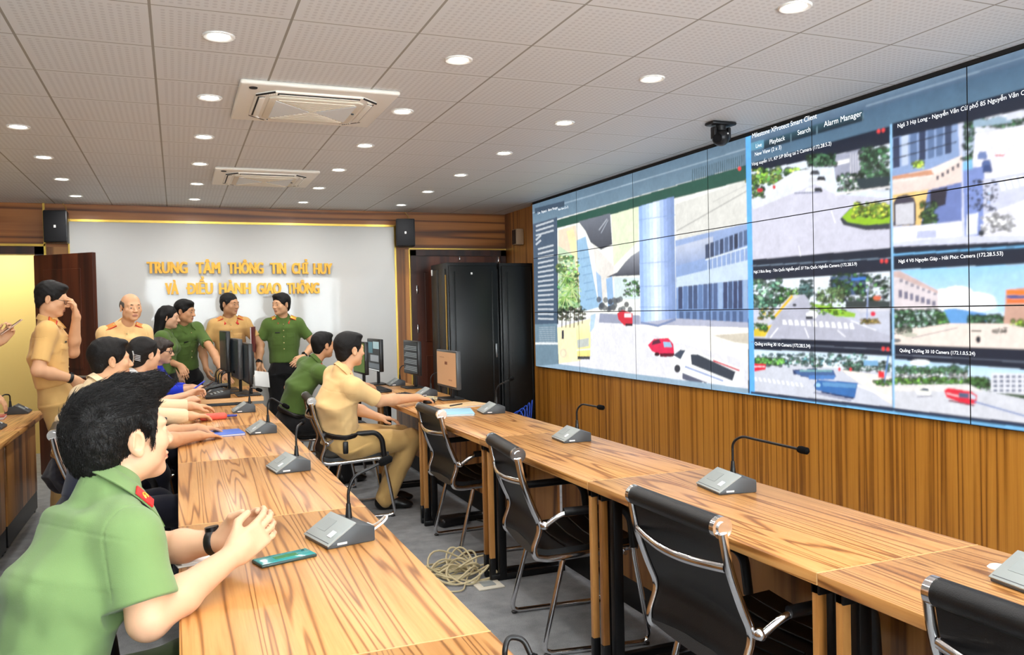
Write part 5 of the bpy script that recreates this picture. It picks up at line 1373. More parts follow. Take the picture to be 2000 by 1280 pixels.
def person(label, N, pel, F, H, hf, arms, legs, skin, shirt, trousers, hair, s=1.0, sleeve=0.62, female=False, lean=None, head_tilt=0.0, res=0.005, group=None,
           extras=(), epaulette=None, tabs=None, belt=None, pockets=True, ground=None, legs_on=True, wrinkle=0.0035, fat=1.0, hair_mat=None, seed=1, watch=None, watch_left=None, shoe=True, skirt=False, sleeve_flare=1.0, fine=False):
    res = res * Q
    N, pel, H = np.array(N, float), np.array(pel, float), np.array(H, float)
    F = unit((F[0], F[1], 0)); up = unit(N - pel); R = unit(np.cross(F, up)); Fc = np.cross(up, R)
    hfv = unit(hf); hr = unit(np.cross(hfv, (0, 0, 1))); hu = np.cross(hr, hfv)
    if head_tilt: hr = rot_about(hr, hfv, head_tilt); hu = np.cross(hr, hfv)
    root = thing('person', label, 'person', (pel[0], pel[1], 0 if ground is None else ground), 0, group)
    org = np.array(root.location)
    pc = (N + pel) / 2 - Fc * (0.03 if lean is None else lean)         # mid spine
    sw = (0.138 if female else 0.158) * s
    sh = {'R': N - up * 0.075 * s + R * sw, 'L': N - up * 0.075 * s - R * sw}
    for sd in 'RL':
        if sd in arms and 'raise' in arms[sd]: sh[sd] = sh[sd] + np.array(arms[sd]['raise'])
    l1, l2 = 0.285 * s, 0.245 * s
    A = {}
    for sd in 'RL':
        a = arms[sd]; S_ = sh[sd]
        A[sd] = (S_, np.array(a['elbow'], float) if 'elbow' in a else two_bone(S_, a['w'], l1, l2, a['hint']), np.array(a['w'], float))
    hip = {'R': pel + R * 0.09 * s, 'L': pel - R * 0.09 * s}
    Lg = {}
    for sd in 'RL':
        a = legs[sd]
        Lg[sd] = (hip[sd], np.array(a['knee'], float) if 'knee' in a else two_bone(hip[sd], a['a'], 0.42 * s, 0.41 * s, a.get('hint', F)), np.array(a['a'], float), unit(a.get('foot', F)))
    allp = [N, pel, H] + [p for t in A.values() for p in t] + [p for t in Lg.values() for p in t[:3]]
    lo, hi = np.min(allp, 0) - 0.26, np.max(allp, 0) + 0.26
    lo[2] = max(lo[2], -0.02)
    # ---------------- body (skin): one continuous surface
    f = Field(lo, hi, res)
    w = 0.93 if female else 1.0; w *= fat
    f.seg(pel, pc, Fc, (0.135 * s * w, 0.095 * s * fat), (0.115 * s * w, 0.085 * s * fat), 0.04)
    f.seg(pc, N - up * 0.15 * s, Fc, (0.115 * s * w, 0.085 * s * fat), (0.130 * s * w, 0.090 * s), 0.04)
    f.cone(sh['R'], sh['L'], 0.034 * s, 0.034 * s, 0.04)
    for sd in 'RL': f.cone(N - up * 0.035 * s, sh[sd], 0.036 * s, 0.030 * s, 0.03)
    nb = H - hu * 0.055 * s - hfv * 0.018 * s
    f.cone(N + (nb - N) * 0.4 - up * 0.035 * s, nb, (0.044 if female else 0.051) * s, (0.045 if female else 0.054) * s, 0.02)
    for sd in 'RL':
        S_, E, W = A[sd]
        g = 0.85 if female else 1.0
        f.cone(S_, S_ + (E - S_) * 0.5, 0.040 * s * g, 0.044 * s * g, 0.02); f.cone(S_ + (E - S_) * 0.5, E, 0.044 * s * g, 0.041 * s * g, 0.02); f.cone(E, E + (W - E) * 0.35, 0.041 * s * g, 0.042 * s * g, 0.02); f.cone(E + (W - E) * 0.35, W, 0.042 * s * g, 0.0265 * s * g, 0.02)
        a = arms[sd]
        hd = a.get('dir', unit(W - E)); hn = a.get('n', (0, 0, -1))
        hand_field(f, W, np.array(hd, float), np.array(hn, float), sd, a.get('curl', 0.35), s * (0.92 if female else 1.0), thumb=a.get('thumb', 0.5), curls=a.get('curls'))
        h_, k_, an, ft = Lg[sd]
        if legs_on:
            f.cone(h_, k_, 0.075 * s, 0.055 * s, 0.04); f.cone(k_, an, 0.052 * s, 0.036 * s, 0.03)
            f.cone(an, an + ft * 0.10 * s - np.array([0, 0, 0.045 * s]), 0.036 * s, 0.03 * s, 0.03)
    P, MH = head_field(f, H, hfv, hr, hu, s, female)
    if fine:        # head and hands again on a finer grid; the coarse ones are cut away just inside the seam
        parts = []
        nv = unit(nb - N); cpl = N + nv * 0.022 * s
        def seam(fld, cp, nrm, off, keep_below, lo_, hi_, rad=None, cc=None):
            g_ = fld.region(lo_, hi_)
            sl_, X, Y, Z = g_
            t = (X - cp[0]) * nrm[0] + (Y - cp[1]) * nrm[1] + (Z - cp[2]) * nrm[2]
            d = (t - off) if keep_below else (off - t)
            if rad is not None: d = np.where((X - cc[0]) ** 2 + (Y - cc[1]) ** 2 + (Z - cc[2]) ** 2 > rad * rad, -1.0, d)
            a_ = fld.F[sl_]; d = d.astype(np.float32); k_ = 0.006; h_ = np.clip(0.5 - 0.5 * (a_ - d) / k_, 0, 1)
            fld.F[sl_] = a_ * (1 - h_) + d * h_ + k_ * h_ * (1 - h_)
        seam(f, cpl, nv, 0.010, True, cpl - 0.20, H + 0.26, 0.30, H)
        gh = Field(H - 0.21 * s, H + 0.17 * s, 0.0024 * Q)
        gh.cone(N + (nb - N) * 0.4 - up * 0.035 * s, nb, 0.051 * s, 0.054 * s, 0.02); head_field(gh, H, hfv, hr, hu, s, female)
        seam(gh, cpl, nv, -0.010, False, gh.lo - 1, gh.lo + 9)
        parts.append(gh.mesh())
        co, fc = f.mesh()
        for c_, q_ in parts:
            fc = np.concatenate([fc, q_ + len(co)]); co = np.concatenate([co, c_])
    else:
        co, fc = f.mesh()
    q = (co - H) @ MH.T / s
    cen = q[fc].mean(1)
    slots = np.zeros(len(fc), np.int32)
    lip = (((cen[:, 0] / 0.0225) ** 2 + ((cen[:, 2] + 0.0655) / 0.0105) ** 2) < 1) & (cen[:, 1] > 0.070)
    slots[lip] = 1
    extraV, extraF, extraS = [], [], []
    base = len(co)
    bmx = bmesh.new(); bmesh.ops.create_uvsphere(bmx, u_segments=20, v_segments=12, radius=1.0)
    sv = np.array([v.co[:] for v in bmx.verts], np.float32); sf = [[v.index for v in fa.verts] for fa in bmx.faces]; bmx.free()
    quads, tris, tslot = [], [], []
    for sgn in (-1, 1):
        c = P(sgn * 0.0315, 0.0765, -0.001); look = hfv
        vv = sv * (0.0125 * s)
        extraV.append(vv + c)
        d_ = sv @ (look / np.linalg.norm(look))
        for fa in sf:
            m_ = 2 if np.mean(d_[fa]) < 0.80 else 3
            if len(fa) == 4: quads.append([base + i for i in fa]); extraS.append(m_)
            else: tris.append([base + i for i in fa]); tslot.append(m_)
        base += len(sv)
    # eyebrows: short arched ridges
    fb = Field(H - 0.15 * s, H + 0.15 * s, 0.0028)
    for sgn in (-1, 1):
        a_, b_, c_ = P(sgn * 0.015, 0.0905, 0.0235), P(sgn * 0.032, 0.0885, 0.0262), P(sgn * 0.049, 0.075, 0.0205)
        fb.cone(a_, b_, 0.0034 * s, 0.0036 * s, 0.003); fb.cone(b_, c_, 0.0036 * s, 0.0022 * s, 0.003)
    bco, bfc = fb.mesh()
    allco = np.concatenate([co] + extraV + [bco]).astype(np.float32)
    fq = np.concatenate([fc, np.array(quads, np.int32), bfc + base]).astype(np.int32)
    sl = np.concatenate([slots, np.array(extraS, np.int32), np.full(len(bfc), 4, np.int32), np.array(tslot, np.int32)])
    sk = SKIN[skin]
    mesh_object('body', allco, fq, [sk, lip_m, eye_white, iris_m, brow_m], root, sl, org, np.array(tris, np.int32))
    # ---------------- trousers
    g = Field(lo, hi, max(res, 0.0055 * Q))
    waist = pel + (pc - pel) * 0.42
    g.seg(pel - up * 0.02 * s, waist - up * 0.012, Fc, (0.154 * s * w, 0.115 * s * fat), (0.138 * s * w, 0.103 * s * fat), 0.04, cap=0.02)
    for sd in 'RL':
        h_, k_, an, ft = Lg[sd]
        g.cone(h_ - up * 0.02, k_, 0.092 * s * fat, 0.072 * s, 0.05); g.cone(k_, an - np.array([0, 0, 0.012]), 0.076 * s, 0.070 * s, 0.03)
    if skirt:
        g.cone((hip['R'] + hip['L']) / 2, (Lg['R'][1] + Lg['L'][1]) / 2, 0.13 * s, 0.10 * s, 0.06)
    g.ripple(0.0035, 30, seed + 50); g.ripple(0.0016, 70, seed + 51)
    for sd in 'RL':
        pass
    co, fc = g.mesh()
    mesh_object('trousers' if not skirt else 'skirt', co, fc, CLOTH[trousers], root, None, org)
    # ---------------- shirt
    up_lo = np.min([N, pel, pc] + [p for t in A.values() for p in t[:2]], 0) - 0.22; up_hi = np.max([N, pel, pc] + [p for t in A.values() for p in t[:2]], 0) + 0.20
    g = Field(up_lo, up_hi, res)
    g.seg(waist - up * 0.015 * s, pc + up * 0.03, Fc, (0.148 * s * w, 0.112 * s * fat), (0.148 * s * w, 0.112 * s * fat), 0.04, cap=0.03)
    g.seg(pc, N - up * 0.11 * s, Fc, (0.146 * s * w, 0.112 * s * fat), (0.160 * s * w, 0.112 * s), 0.05)
    if female:
        for q_ in (-1, 1): g.ell(N - up * 0.20 * s + Fc * 0.085 * s + R * q_ * 0.07 * s, s * v3(0.06, 0.05, 0.06), np.stack([R, Fc, up]), 0.04)
    g.cone(sh['R'] - R * 0.01, sh['L'] + R * 0.01, 0.056 * s, 0.056 * s, 0.05)
    for sd in 'RL': g.cone(N - up * 0.035 * s, sh[sd], 0.055 * s, 0.050 * s, 0.04)
    g.cone(N - up * 0.045 * s, N - up * 0.01 * s, 0.060 * s, 0.058 * s, 0.03)
    g.ripple(wrinkle, 26, seed)
    g.ripple(wrinkle * 0.45, 62, seed + 100, axis=unit(R + up * 0.5))
    cuffs = []
    for sd in 'RL':
        S_, E, W = A[sd]
        lt = np.linalg.norm(E - S_) + np.linalg.norm(W - E)
        fl = sleeve_flare
        if sleeve <= 1.0:
            e = S_ + (E - S_) * sleeve
            g.cone(S_, e, 0.058 * s, 0.057 * s * fl, 0.045)
            pl_, pn = e, unit(E - S_)
            # clean cuff: cut the sleeve end flat
            g.cone(e + pn * 0.045 * s, e + pn * 0.05 * s, 0.080 * s, 0.080 * s, 0.004, 'sub') if False else None
            cuffs.append((e, pn, 0.057 * s * fl))
        else:
            e = E + (W - E) * (sleeve - 1.0)
            g.cone(S_, E, 0.058 * s, 0.054 * s, 0.045); g.cone(E, e, 0.054 * s, 0.043 * s, 0.02)
            cuffs.append((e, unit(W - E), 0.040 * s))
    # cut flat at the cuffs
    for e, pn, r_ in cuffs:
        def fn(X, Y, Z, e=e, pn=pn):
            x, y, z = X - e[0], Y - e[1], Z - e[2]
            t = x * pn[0] + y * pn[1] + z * pn[2]
            rr = np.sqrt(np.maximum(x * x + y * y + z * z - t * t, 0))
            return np.maximum(np.maximum(0.006 - t, t - 0.11), rr - 0.085 * s).astype(np.float32)
        g.put(e - 0.12, e + 0.12, fn, 0.004, 'sub')
        # hem ring
        side = unit(np.cross(pn, (0.3, 0.2, 0.9))); s2 = np.cross(pn, side)
    ncv = unit(nb - N)
    # pockets, placket and seams as thin raised cloth
    gs, X, Y, Z = g.region(g.lo - 1, g.lo + g.n * g.res + 1)
    lx = (X - N[0]) * R[0] + (Y - N[1]) * R[1] + (Z - N[2]) * R[2]; ly = (X - N[0]) * Fc[0] + (Y - N[1]) * Fc[1] + (Z - N[2]) * Fc[2]; lz = ((X - N[0]) * up[0] + (Y - N[1]) * up[1] + (Z - N[2]) * up[2])
    front = ly > 0.03 * s
    bump_ = np.where(front & (np.abs(lx) < 0.014 * s) & (lz < -0.05 * s), 0.0025, 0.0)
    if pockets and not female:
        for q_ in (-1, 1):
            ax_ = np.abs(lx - q_ * 0.070 * s)
            bump_ = np.where(front & (ax_ < 0.047 * s) & (lz < -0.20 * s) & (lz > -0.31 * s), 0.0030, bump_)
            bump_ = np.where(front & (ax_ < 0.050 * s) & (lz < -0.175 * s) & (lz > -0.215 * s + (0.05 * s - ax_) * -0.25), 0.0060, bump_)
    back_seam = (ly < 0.0) & (np.abs(lz + 0.115 * s) < 0.003 * s)
    bump_ = bump_ - np.where(back_seam, 0.0016, 0.0)
    for sd, q_ in (('R', 1), ('L', -1)):
        arm_seam = np.abs(q_ * lx - (sw + 0.006) + (lz + 0.08 * s) * 0.22) < 0.003 * s
        bump_ = bump_ - np.where(arm_seam & (lz > -0.24 * s), 0.0016, 0.0)
    g.F -= bump_.astype(np.float32)
    # neck opening
    g.ell(nb + ncv * 0.05 * s, s * v3(0.057, 0.057, 0.070), np.stack([R, np.cross(ncv, R), ncv]), 0.004, 'sub')
    co, fc = g.mesh()
    _lc = co - N
    def front_y(lx_, lz_):
        m_ = (np.abs(_lc @ R - lx_) < 0.012) & (np.abs(_lc @ up - lz_) < 0.012)
        return float((_lc[m_] @ Fc).max()) if m_.any() else 0.1
    shirt_o = mesh_object('shirt' if not skirt else 'dress_top', co, fc, CLOTH[shirt], root, None, org)
    Mx = np.stack([R, Fc, up]).T     # columns
    def LM(c, cols=None):
        m_ = np.eye(4); m_[:3, :3] = Mx if cols is None else cols; m_[:3, 3] = np.asarray(c) - org
        return Matrix(m_.tolist())
    if not female and pockets:
        bt = MB()
        for i in range(5):
            t_ = 0.075 + i * 0.068
            c_ = N - up * t_ * s
            bt.sphere((0, front_y(0.0, -t_ * s), 0), 0.0065 * s, 8, (1, 0.5, 1), M=LM(c_))
        bt.build('buttons', button_m, shirt_o)
        fr = N - up * 0.165 * s
        by_ = front_y(0.066 * s, -0.165 * s)
        MB().box((-0.026 * s, by_ - 0.006, -0.005), (0.026 * s, by_ + 0.003, 0.005), 0.002, M=LM(fr + R * 0.066 * s)).build('name_badge', black_plastic, shirt_o)
    if epaulette:
        for sd, q_ in (('R', 1), ('L', -1)):
            ax = unit(sh[sd] - (N + ncv * 0.0)); yy = Fc; zz = unit(np.cross(ax, yy)) * (1 if q_ > 0 else -1)
            if zz @ up < 0: zz = -zz
            zz = rot_about(zz, ax, math.radians(38) * (1 if rot_about(zz, ax, 0.5) @ Fc > zz @ Fc else -1))
            yy = np.cross(zz, ax)
            c_ = N - up * 0.035 * s + (sh[sd] - N + up * 0.035 * s) * 0.70 + zz * 0.064 * s
            M_ = LM(c_, np.stack([ax, yy, zz]).T)
            eo = MB().box((-0.056 * s, -0.024 * s, -0.004), (0.056 * s, 0.024 * s, 0.004), 0.002, M=M_).build('epaulette', epau_tan if epaulette == 'tan' else gold_m, shirt_o)
            MB().box((-0.058 * s, -0.0265 * s, -0.005), (0.058 * s, -0.022 * s, 0.0035), M=M_).box((-0.058 * s, 0.022 * s, -0.005), (0.058 * s, 0.0265 * s, 0.0035), M=M_).box((0.054 * s, -0.0265 * s, -0.005), (0.060 * s, 0.0265 * s, 0.0035), M=M_).build('epaulette_edging', red_tab, eo)
            MB().sphere((-0.045 * s, 0, 0.004), 0.006 * s, 8, (1, 1, 0.5), M=M_).sphere((0.02 * s, 0, 0.004), 0.005 * s, 8, (1, 1, 0.5), M=M_).build('epaulette_star', button_m, eo)
    # collar: two folded leaves of cloth round the neck
    fw2 = unit(np.cross(ncv, R)) * -1.0
    if fw2 @ Fc < 0: fw2 = -fw2
    cmb = MB(); tabs_at = {}
    nr_ = (0.058 if female else 0.066) * s
    c0 = N + ncv * 0.005 * s + fw2 * 0.010 * s
    for q_ in (1, -1):
        grid = []
        for a_ in range(0, 13):
            u_ = a_ / 12.0; phi = math.radians(178 - 0) * (1 - u_) * 0 + math.radians(0 + 152 * u_)
            rad = R * q_ * math.sin(phi) - fw2 * math.cos(phi)
            top = c0 + rad * nr_ * (1.0 + 0.05 * u_) + ncv * (0.036 - 0.040 * u_ ** 1.5) * s
            inn = top - rad * 0.006 * s - ncv * 0.022 * s
            fall = 0.034 + 0.028 * max(0.0, (u_ - 0.45) / 0.55) ** 1.5
            out = rad * (0.017 + 0.012 * u_) * s + R * q_ * 0.020 * s * max(0.0, (u_ - 0.5) * 2) ** 2 + (fw2 * 0.020 + ncv * 0.006) * s * max(0.0, (u_ - 0.5) * 2)
            mid = top + out * 0.45 - ncv * fall * 0.40 * s; low = top + out - ncv * fall * s
            grid.append([tuple(p - org) for p in (inn, top - rad * 0.003 * s + ncv * 0.001, top + rad * 0.002 * s, mid, low)])
            if a_ in ((9, 12) if tabs == 'front' else (7, 10)): tabs_at[q_, a_] = (mid, low, top)
        cmb.sheet(grid, 0.0028)
    col_o = cmb.build('collar', CLOTH[shirt], shirt_o)
    if tabs:
        for q_ in (1, -1):
            (m8, l8, t8), (m11, l11, t11) = [tabs_at[q_, k_] for k_ in ((9, 12) if tabs == 'front' else (7, 10))]
            cen_ = (m8 + l8 + m11 + l11) / 4; ax = unit((m11 + l11) - (m8 + l8)); dn = (l8 + l11) - (t8 + t11); dn = unit(dn - ax * (dn @ ax)); nn_ = unit(np.cross(ax, dn))
            if nn_ @ (cen_ - c0) < 0: nn_ = -nn_
            yy = np.cross(nn_, ax)
            M_ = LM(cen_ + nn_ * 0.0045, np.stack([ax, yy, nn_]).T)
            to = MB().box((-0.026 * s, -0.0165 * s, -0.002), (0.026 * s, 0.0165 * s, 0.003), 0.0012, M=M_).build('collar_tab', red_tab, shirt_o)
            MB().tube([(0.009 * s * math.cos(t), 0.009 * s * math.sin(t), 0.0035) for t in [0.4 + i * 0.5 for i in range(10)]], 0.0017 * s, 6, M=M_).sphere((0, 0, 0.003), 0.0035 * s, 8, (1, 1, 0.4), M=M_).build('tab_emblem', gold_m, to)
    if belt:
        b = Field(waist - 0.24, waist + 0.24, res)
        b.seg(waist - up * 0.050, waist - up * 0.024, Fc, (0.162 * s * w, 0.1235 * s * fat), (0.161 * s * w, 0.1225 * s * fat), 0.01, cap=0.008)
        co, fc = b.mesh(); bo = mesh_object('belt', co, fc, belt_m, root, None, org)
        MB().box((-0.022, 0.112 * s * fat, -0.016), (0.022, 0.126 * s * fat, 0.016), 0.003, M=LM(waist - up * 0.037)).build('buckle', button_m, bo)
    for sd, wt in (('R', watch), ('L', watch_left)):
        if wt:
            S_, E, W = A[sd]; ax = unit(E - W); c_ = W + ax * 0.028 * s
            side = unit(np.cross(ax, (0, 0, 1))); up2 = np.cross(side, ax)
            if up2[2] < 0: up2 = -up2
            M_ = LM(c_, np.stack([side, ax, up2]).T)
            wo = MB().tube([(0.0325 * s * math.cos(t), 0, 0.0325 * s * math.sin(t)) for t in [i * 2 * math.pi / 24 for i in range(24)]], 0.0075, 8, closed=True, flat=(0.45, 1.5) , M=M_).build('wrist_watch', strap_m, root)
            MB().cyl((0, 0, 0.029 * s), (0, 0, 0.041 * s), 0.018 * s, n=20, M=M_).build('watch_case', mat('watch_case_dark', (40, 40, 44), 0.25, 0.6) if wt == 'black' else chrome, wo)
    if shoe:
        for sd in 'RL':
            h_, k_, an, ft = Lg[sd]
            z0 = (0 if ground is None else ground)
            sfld = Field(an - 0.25, an + 0.25, 0.007 * Q)
            zc = np.array([0, 0, 1.0]); st = np.cross(ft, zc); MS = np.stack([st, ft, zc])
            hl = np.array([an[0], an[1], z0 + 0.035]) - ft * 0.03
            sfld.ell(hl + zc * 0.008, (0.036, 0.045, 0.042), MS, 0.03); sfld.ell(hl + ft * 0.09 + zc * 0.012, (0.046, 0.10, 0.042), MS, 0.03); sfld.ell(hl + ft * 0.17 - zc * 0.004, (0.044, 0.06, 0.026), MS, 0.02)
            sfld.cone(hl + zc * 0.03, an + zc * 0.04, 0.046, 0.047, 0.02)
            sfld.plane((0, 0, z0 + 0.002), (0, 0, -1))
            co, fc = sfld.mesh(); mesh_object('shoe', co, fc, black_leather2, root, None, org)
    # ---------------- hair
    hm = hair_mat or hair_black
    hd_f = Field(H - 0.26 * s, H + 0.22 * s, min(res, 0.004 * Q) if res > 0.0041 else 0.003 * Q)
    HP, HM = P, MH
    if hair == 'short' or hair == 'crew':
        t_ = 0.009 if hair == 'short' else 0.005
        hd_f.ell(HP(0, -0.020, 0.040), s * v3(0.078 + t_, 0.094 + t_, 0.082 + t_ * 1.3), HM, 0.02)
        if hair == 'short': hd_f.ell(HP(0.01, 0.048, 0.094), s * v3(0.052, 0.042, 0.022), HM, 0.03)
        hd_f.ell(HP(0, -0.062, -0.035), s * v3(0.062, 0.040, 0.050), HM, 0.03)
        hd_f.ell(HP(0, 0.118, -0.020), s * v3(0.130, 0.070, 0.088), HM, 0.012, 'sub')        # face
        hd_f.ell(HP(0, 0.020, -0.085), s * v3(0.130, 0.085, 0.075), HM, 0.010, 'sub')       # jaw and below
        for q_ in (-1, 1):
            hd_f.ell(HP(q_ * 0.085, -0.012, -0.012), s * v3(0.026, 0.026, 0.036), HM, 0.006, 'sub')
            hd_f.cone(HP(q_ * 0.0755, 0.020, 0.03), HP(q_ * 0.0735, 0.018, -0.010), 0.008 * s, 0.004 * s, 0.008)
        hd_f.ripple(0.0011 * s, 150, seed + 9)
    elif hair == 'bald':
        hd_f.ell(HP(0, -0.022, 0.02), s * v3(0.084, 0.090, 0.070), HM, 0.01)
        hd_f.ell(HP(0, 0.03, 0.125), s * v3(0.10, 0.135, 0.088), HM, 0.008, 'sub')
        hd_f.ell(HP(0, 0.108, -0.02), s * v3(0.130, 0.095, 0.12), HM, 0.010, 'sub'); hd_f.ell(HP(0, 0.020, -0.085), s * v3(0.130, 0.085, 0.075), HM, 0.010, 'sub')
        for q_ in (-1, 1): hd_f.ell(HP(q_ * 0.085, -0.012, -0.012), s * v3(0.026, 0.026, 0.034), HM, 0.006, 'sub')
        hd_f.ripple(0.0012 * s, 170, seed + 9)
    elif hair == 'long':
        hd_f.ell(HP(0, -0.022, 0.036), s * v3(0.088, 0.104, 0.094), HM, 0.02)
        hd_f.cone(HP(0, -0.085, -0.02), HP(0.01, -0.10, -0.20), 0.062 * s, 0.050 * s, 0.04)
        for q_ in (-1, 1): hd_f.cone(HP(q_ * 0.06, -0.045, 0.0), HP(q_ * 0.055, -0.075, -0.16), 0.040 * s, 0.034 * s, 0.03)
        hd_f.ell(HP(0, 0.112, -0.030), s * v3(0.085, 0.072, 0.10), HM, 0.012, 'sub')
        for q_ in (-1, 1): hd_f.ell(HP(q_ * 0.092, 0.02, -0.02), s * v3(0.022, 0.045, 0.05), HM, 0.008, 'sub')
        hd_f.ripple(0.0022 * s, 120, seed + 9, axis=hu)
    elif hair == 'bun':
        hd_f.ell(HP(0, -0.026, 0.036), s * v3(0.088, 0.104, 0.094), HM, 0.02)
        hd_f.ell(HP(0, -0.105, -0.015), s * v3(0.058, 0.045, 0.062), HM, 0.03); hd_f.ell(HP(0, -0.07, -0.045), s * v3(0.06, 0.05, 0.045), HM, 0.03)
        hd_f.ell(HP(0, 0.112, -0.030), s * v3(0.085, 0.072, 0.10), HM, 0.012, 'sub')
        for q_ in (-1, 1): hd_f.ell(HP(q_ * 0.092, 0.0, -0.022), s * v3(0.022, 0.045, 0.036), HM, 0.008, 'sub')
        hd_f.ripple(0.0022 * s, 120, seed + 9)
    elif hair == 'bob':
        hd_f.ell(HP(0, -0.020, 0.034), s * v3(0.092, 0.104, 0.096), HM, 0.02)
        hd_f.cone(HP(0, -0.07, 0.0), HP(0, -0.072, -0.07), 0.072 * s, 0.060 * s, 0.04)
        hd_f.ell(HP(-0.01, 0.072, 0.062), s * v3(0.060, 0.030, 0.034), HM, 0.02)
        hd_f.ell(HP(0, 0.118, -0.040), s * v3(0.090, 0.072, 0.085), HM, 0.012, 'sub')
        for q_ in (-1, 1): hd_f.ell(HP(q_ * 0.095, 0.036, -0.04), s * v3(0.024, 0.045, 0.05), HM, 0.008, 'sub')
        hd_f.ripple(0.0022 * s, 120, seed + 9)
    elif hair == 'quiff':
        hd_f.ell(HP(0, -0.028, 0.044), s * v3(0.088, 0.110, 0.092), HM, 0.02)
        hd_f.ell(HP(0, -0.080, -0.005), s * v3(0.076, 0.054, 0.076), HM, 0.03)
        hd_f.ell(HP(0, -0.078, -0.034), s * v3(0.056, 0.036, 0.036), HM, 0.03)
        hd_f.cone(HP(0.0, 0.02, 0.098), HP(0.0, 0.086, 0.108), 0.050 * s, 0.030 * s, 0.03)
        hd_f.cone(HP(0.0, 0.080, 0.108), HP(-0.004, 0.128, 0.106), 0.028 * s, 0.010 * s, 0.02)
        hd_f.ell(HP(0, 0.122, -0.020), s * v3(0.140, 0.078, 0.100), HM, 0.008, 'sub')
        hd_f.ell(HP(0, 0.022, -0.090), s * v3(0.140, 0.082, 0.076), HM, 0.008, 'sub')
        for q_ in (-1, 1):
            hd_f.ell(HP(q_ * 0.090, -0.008, -0.008), s * v3(0.030, 0.030, 0.040), HM, 0.006, 'sub')
            hd_f.cone(HP(q_ * 0.0785, 0.028, 0.03), HP(q_ * 0.0745, 0.027, -0.022), 0.009 * s, 0.0035 * s, 0.006)
        hd_f.ripple(0.0016 * s, 210, seed + 9, axis=hfv)
    co, fc = hd_f.mesh()
    if hair == 'quiff':     # separate locks over the cap
        rg = np.random.default_rng(4); vs_, fs_ = [], []; nb0 = len(co)
        cq = (co - H) @ HM.T / s
        cand = np.nonzero((cq[:, 2] > -0.075))[0]
        tri3 = co[fc]; nrm_ = np.cross(tri3[:, 1] - tri3[:, 0], tri3[:, 2] - tri3[:, 0]); vn = np.zeros_like(co)
        for k_ in range(4): np.add.at(vn, fc[:, k_], nrm_)
        vn /= np.maximum(1e-12, np.linalg.norm(vn, axis=1))[:, None]
        whorl = HP(0.045, -0.085, 0.055)
        for i in rg.choice(cand, 9000, replace=True):
            p, n_ = co[i].astype(float), vn[i].astype(float); l_ = (p - H) @ HM.T / s
            if l_[2] > 0.062 or (l_[1] > 0.05 and l_[2] > 0.03): flow = hfv * 1.0 + hr * rg.normal(0, 0.14) + hu * rg.normal(0.0, 0.08)
            elif l_[1] > -0.03: flow = -hu * 0.9 - hfv * 0.25 + hr * rg.normal(0, 0.1)
            else: flow = -hu * 1.0 + hfv * rg.normal(0.12, 0.12) + hr * rg.normal(0, 0.12)
            dw = p - whorl
            if np.linalg.norm(dw) < 0.045 * s: flow = unit(dw) + 0.5 * np.cross(n_, unit(dw))
            flow = unit(flow - n_ * (flow @ n_)); side = np.cross(n_, flow)
            L = rg.uniform(0.010, 0.022) * s * (1.5 if l_[2] > 0.062 else 0.8); wd = rg.uniform(0.0005, 0.0010) * s
            e_ = (p + flow * L - H) @ HM.T / s
            if e_[1] > 0.035 and e_[2] < 0.062 and abs(e_[0]) < 0.2: continue
            pts = [p - n_ * 0.002, p + flow * L * 0.4 + n_ * 0.0012 * s, p + flow * L * 0.75 + n_ * 0.0015 * s, p + flow * L + n_ * 0.0008 * s]
            b0 = nb0 + len(vs_)
            for j, ptt in enumerate(pts):
                ww = wd * (1, 0.9, 0.6, 0.15)[j]
                vs_ += [ptt + side * ww, ptt - side * ww, ptt + n_ * ww * 1.2]
            for j in range(3):
                a_, c_ = b0 + j * 3, b0 + j * 3 + 3
                fs_ += [[a_, a_ + 2, c_ + 2, c_], [a_ + 2, a_ + 1, c_ + 1, c_ + 2], [a_ + 1, a_, c_, c_ + 1]]
        co = np.concatenate([co, np.array(vs_, np.float32)]); fc = np.concatenate([fc, np.array(fs_, np.int32)])
    hair_o = mesh_object('hair', co, fc, hm, root, None, org)
    info = dict(root=root, P=HP, M=HM, org=org, A=A, N=N, R=R, F=Fc, up=up, sh=sh, hair=hair_o, LM=LM, H=H, hf=hfv, hr=hr, hu=hu, s=s, waist=waist, shirt=shirt_o)
    for e in extras: e(info)
    return info

def glasses(rim=None, thick=0.0016):
    def go(I):
        P, s, org = I['P'], I['s'], I['org']
        g = MB()
        def w(x, y, z): return tuple(P(x, y, z) - org)
        for q in (-1, 1):
            g.tube([w(q * 0.033 + 0.0215 * math.cos(t), 0.097 - 0.006 * abs(math.cos(t)) * (1 if math.cos(t) * q > 0 else 0), -0.004 + 0.016 * math.sin(t)) for t in [i * math.pi / 10 for i in range(20)]], thick, 6, closed=True)
            g.tube([w(q * 0.0545, 0.091, 0.001), w(q * 0.074, 0.06, 0.004), w(q * 0.081, -0.005, 0.008)], thick, 6)
        g.tube([w(-0.0115, 0.098, 0.001), w(0, 0.101, 0.003), w(0.0115, 0.098, 0.001)], thick, 6)
        g.build('glasses', rim or glass_m, I['root'])
    return go
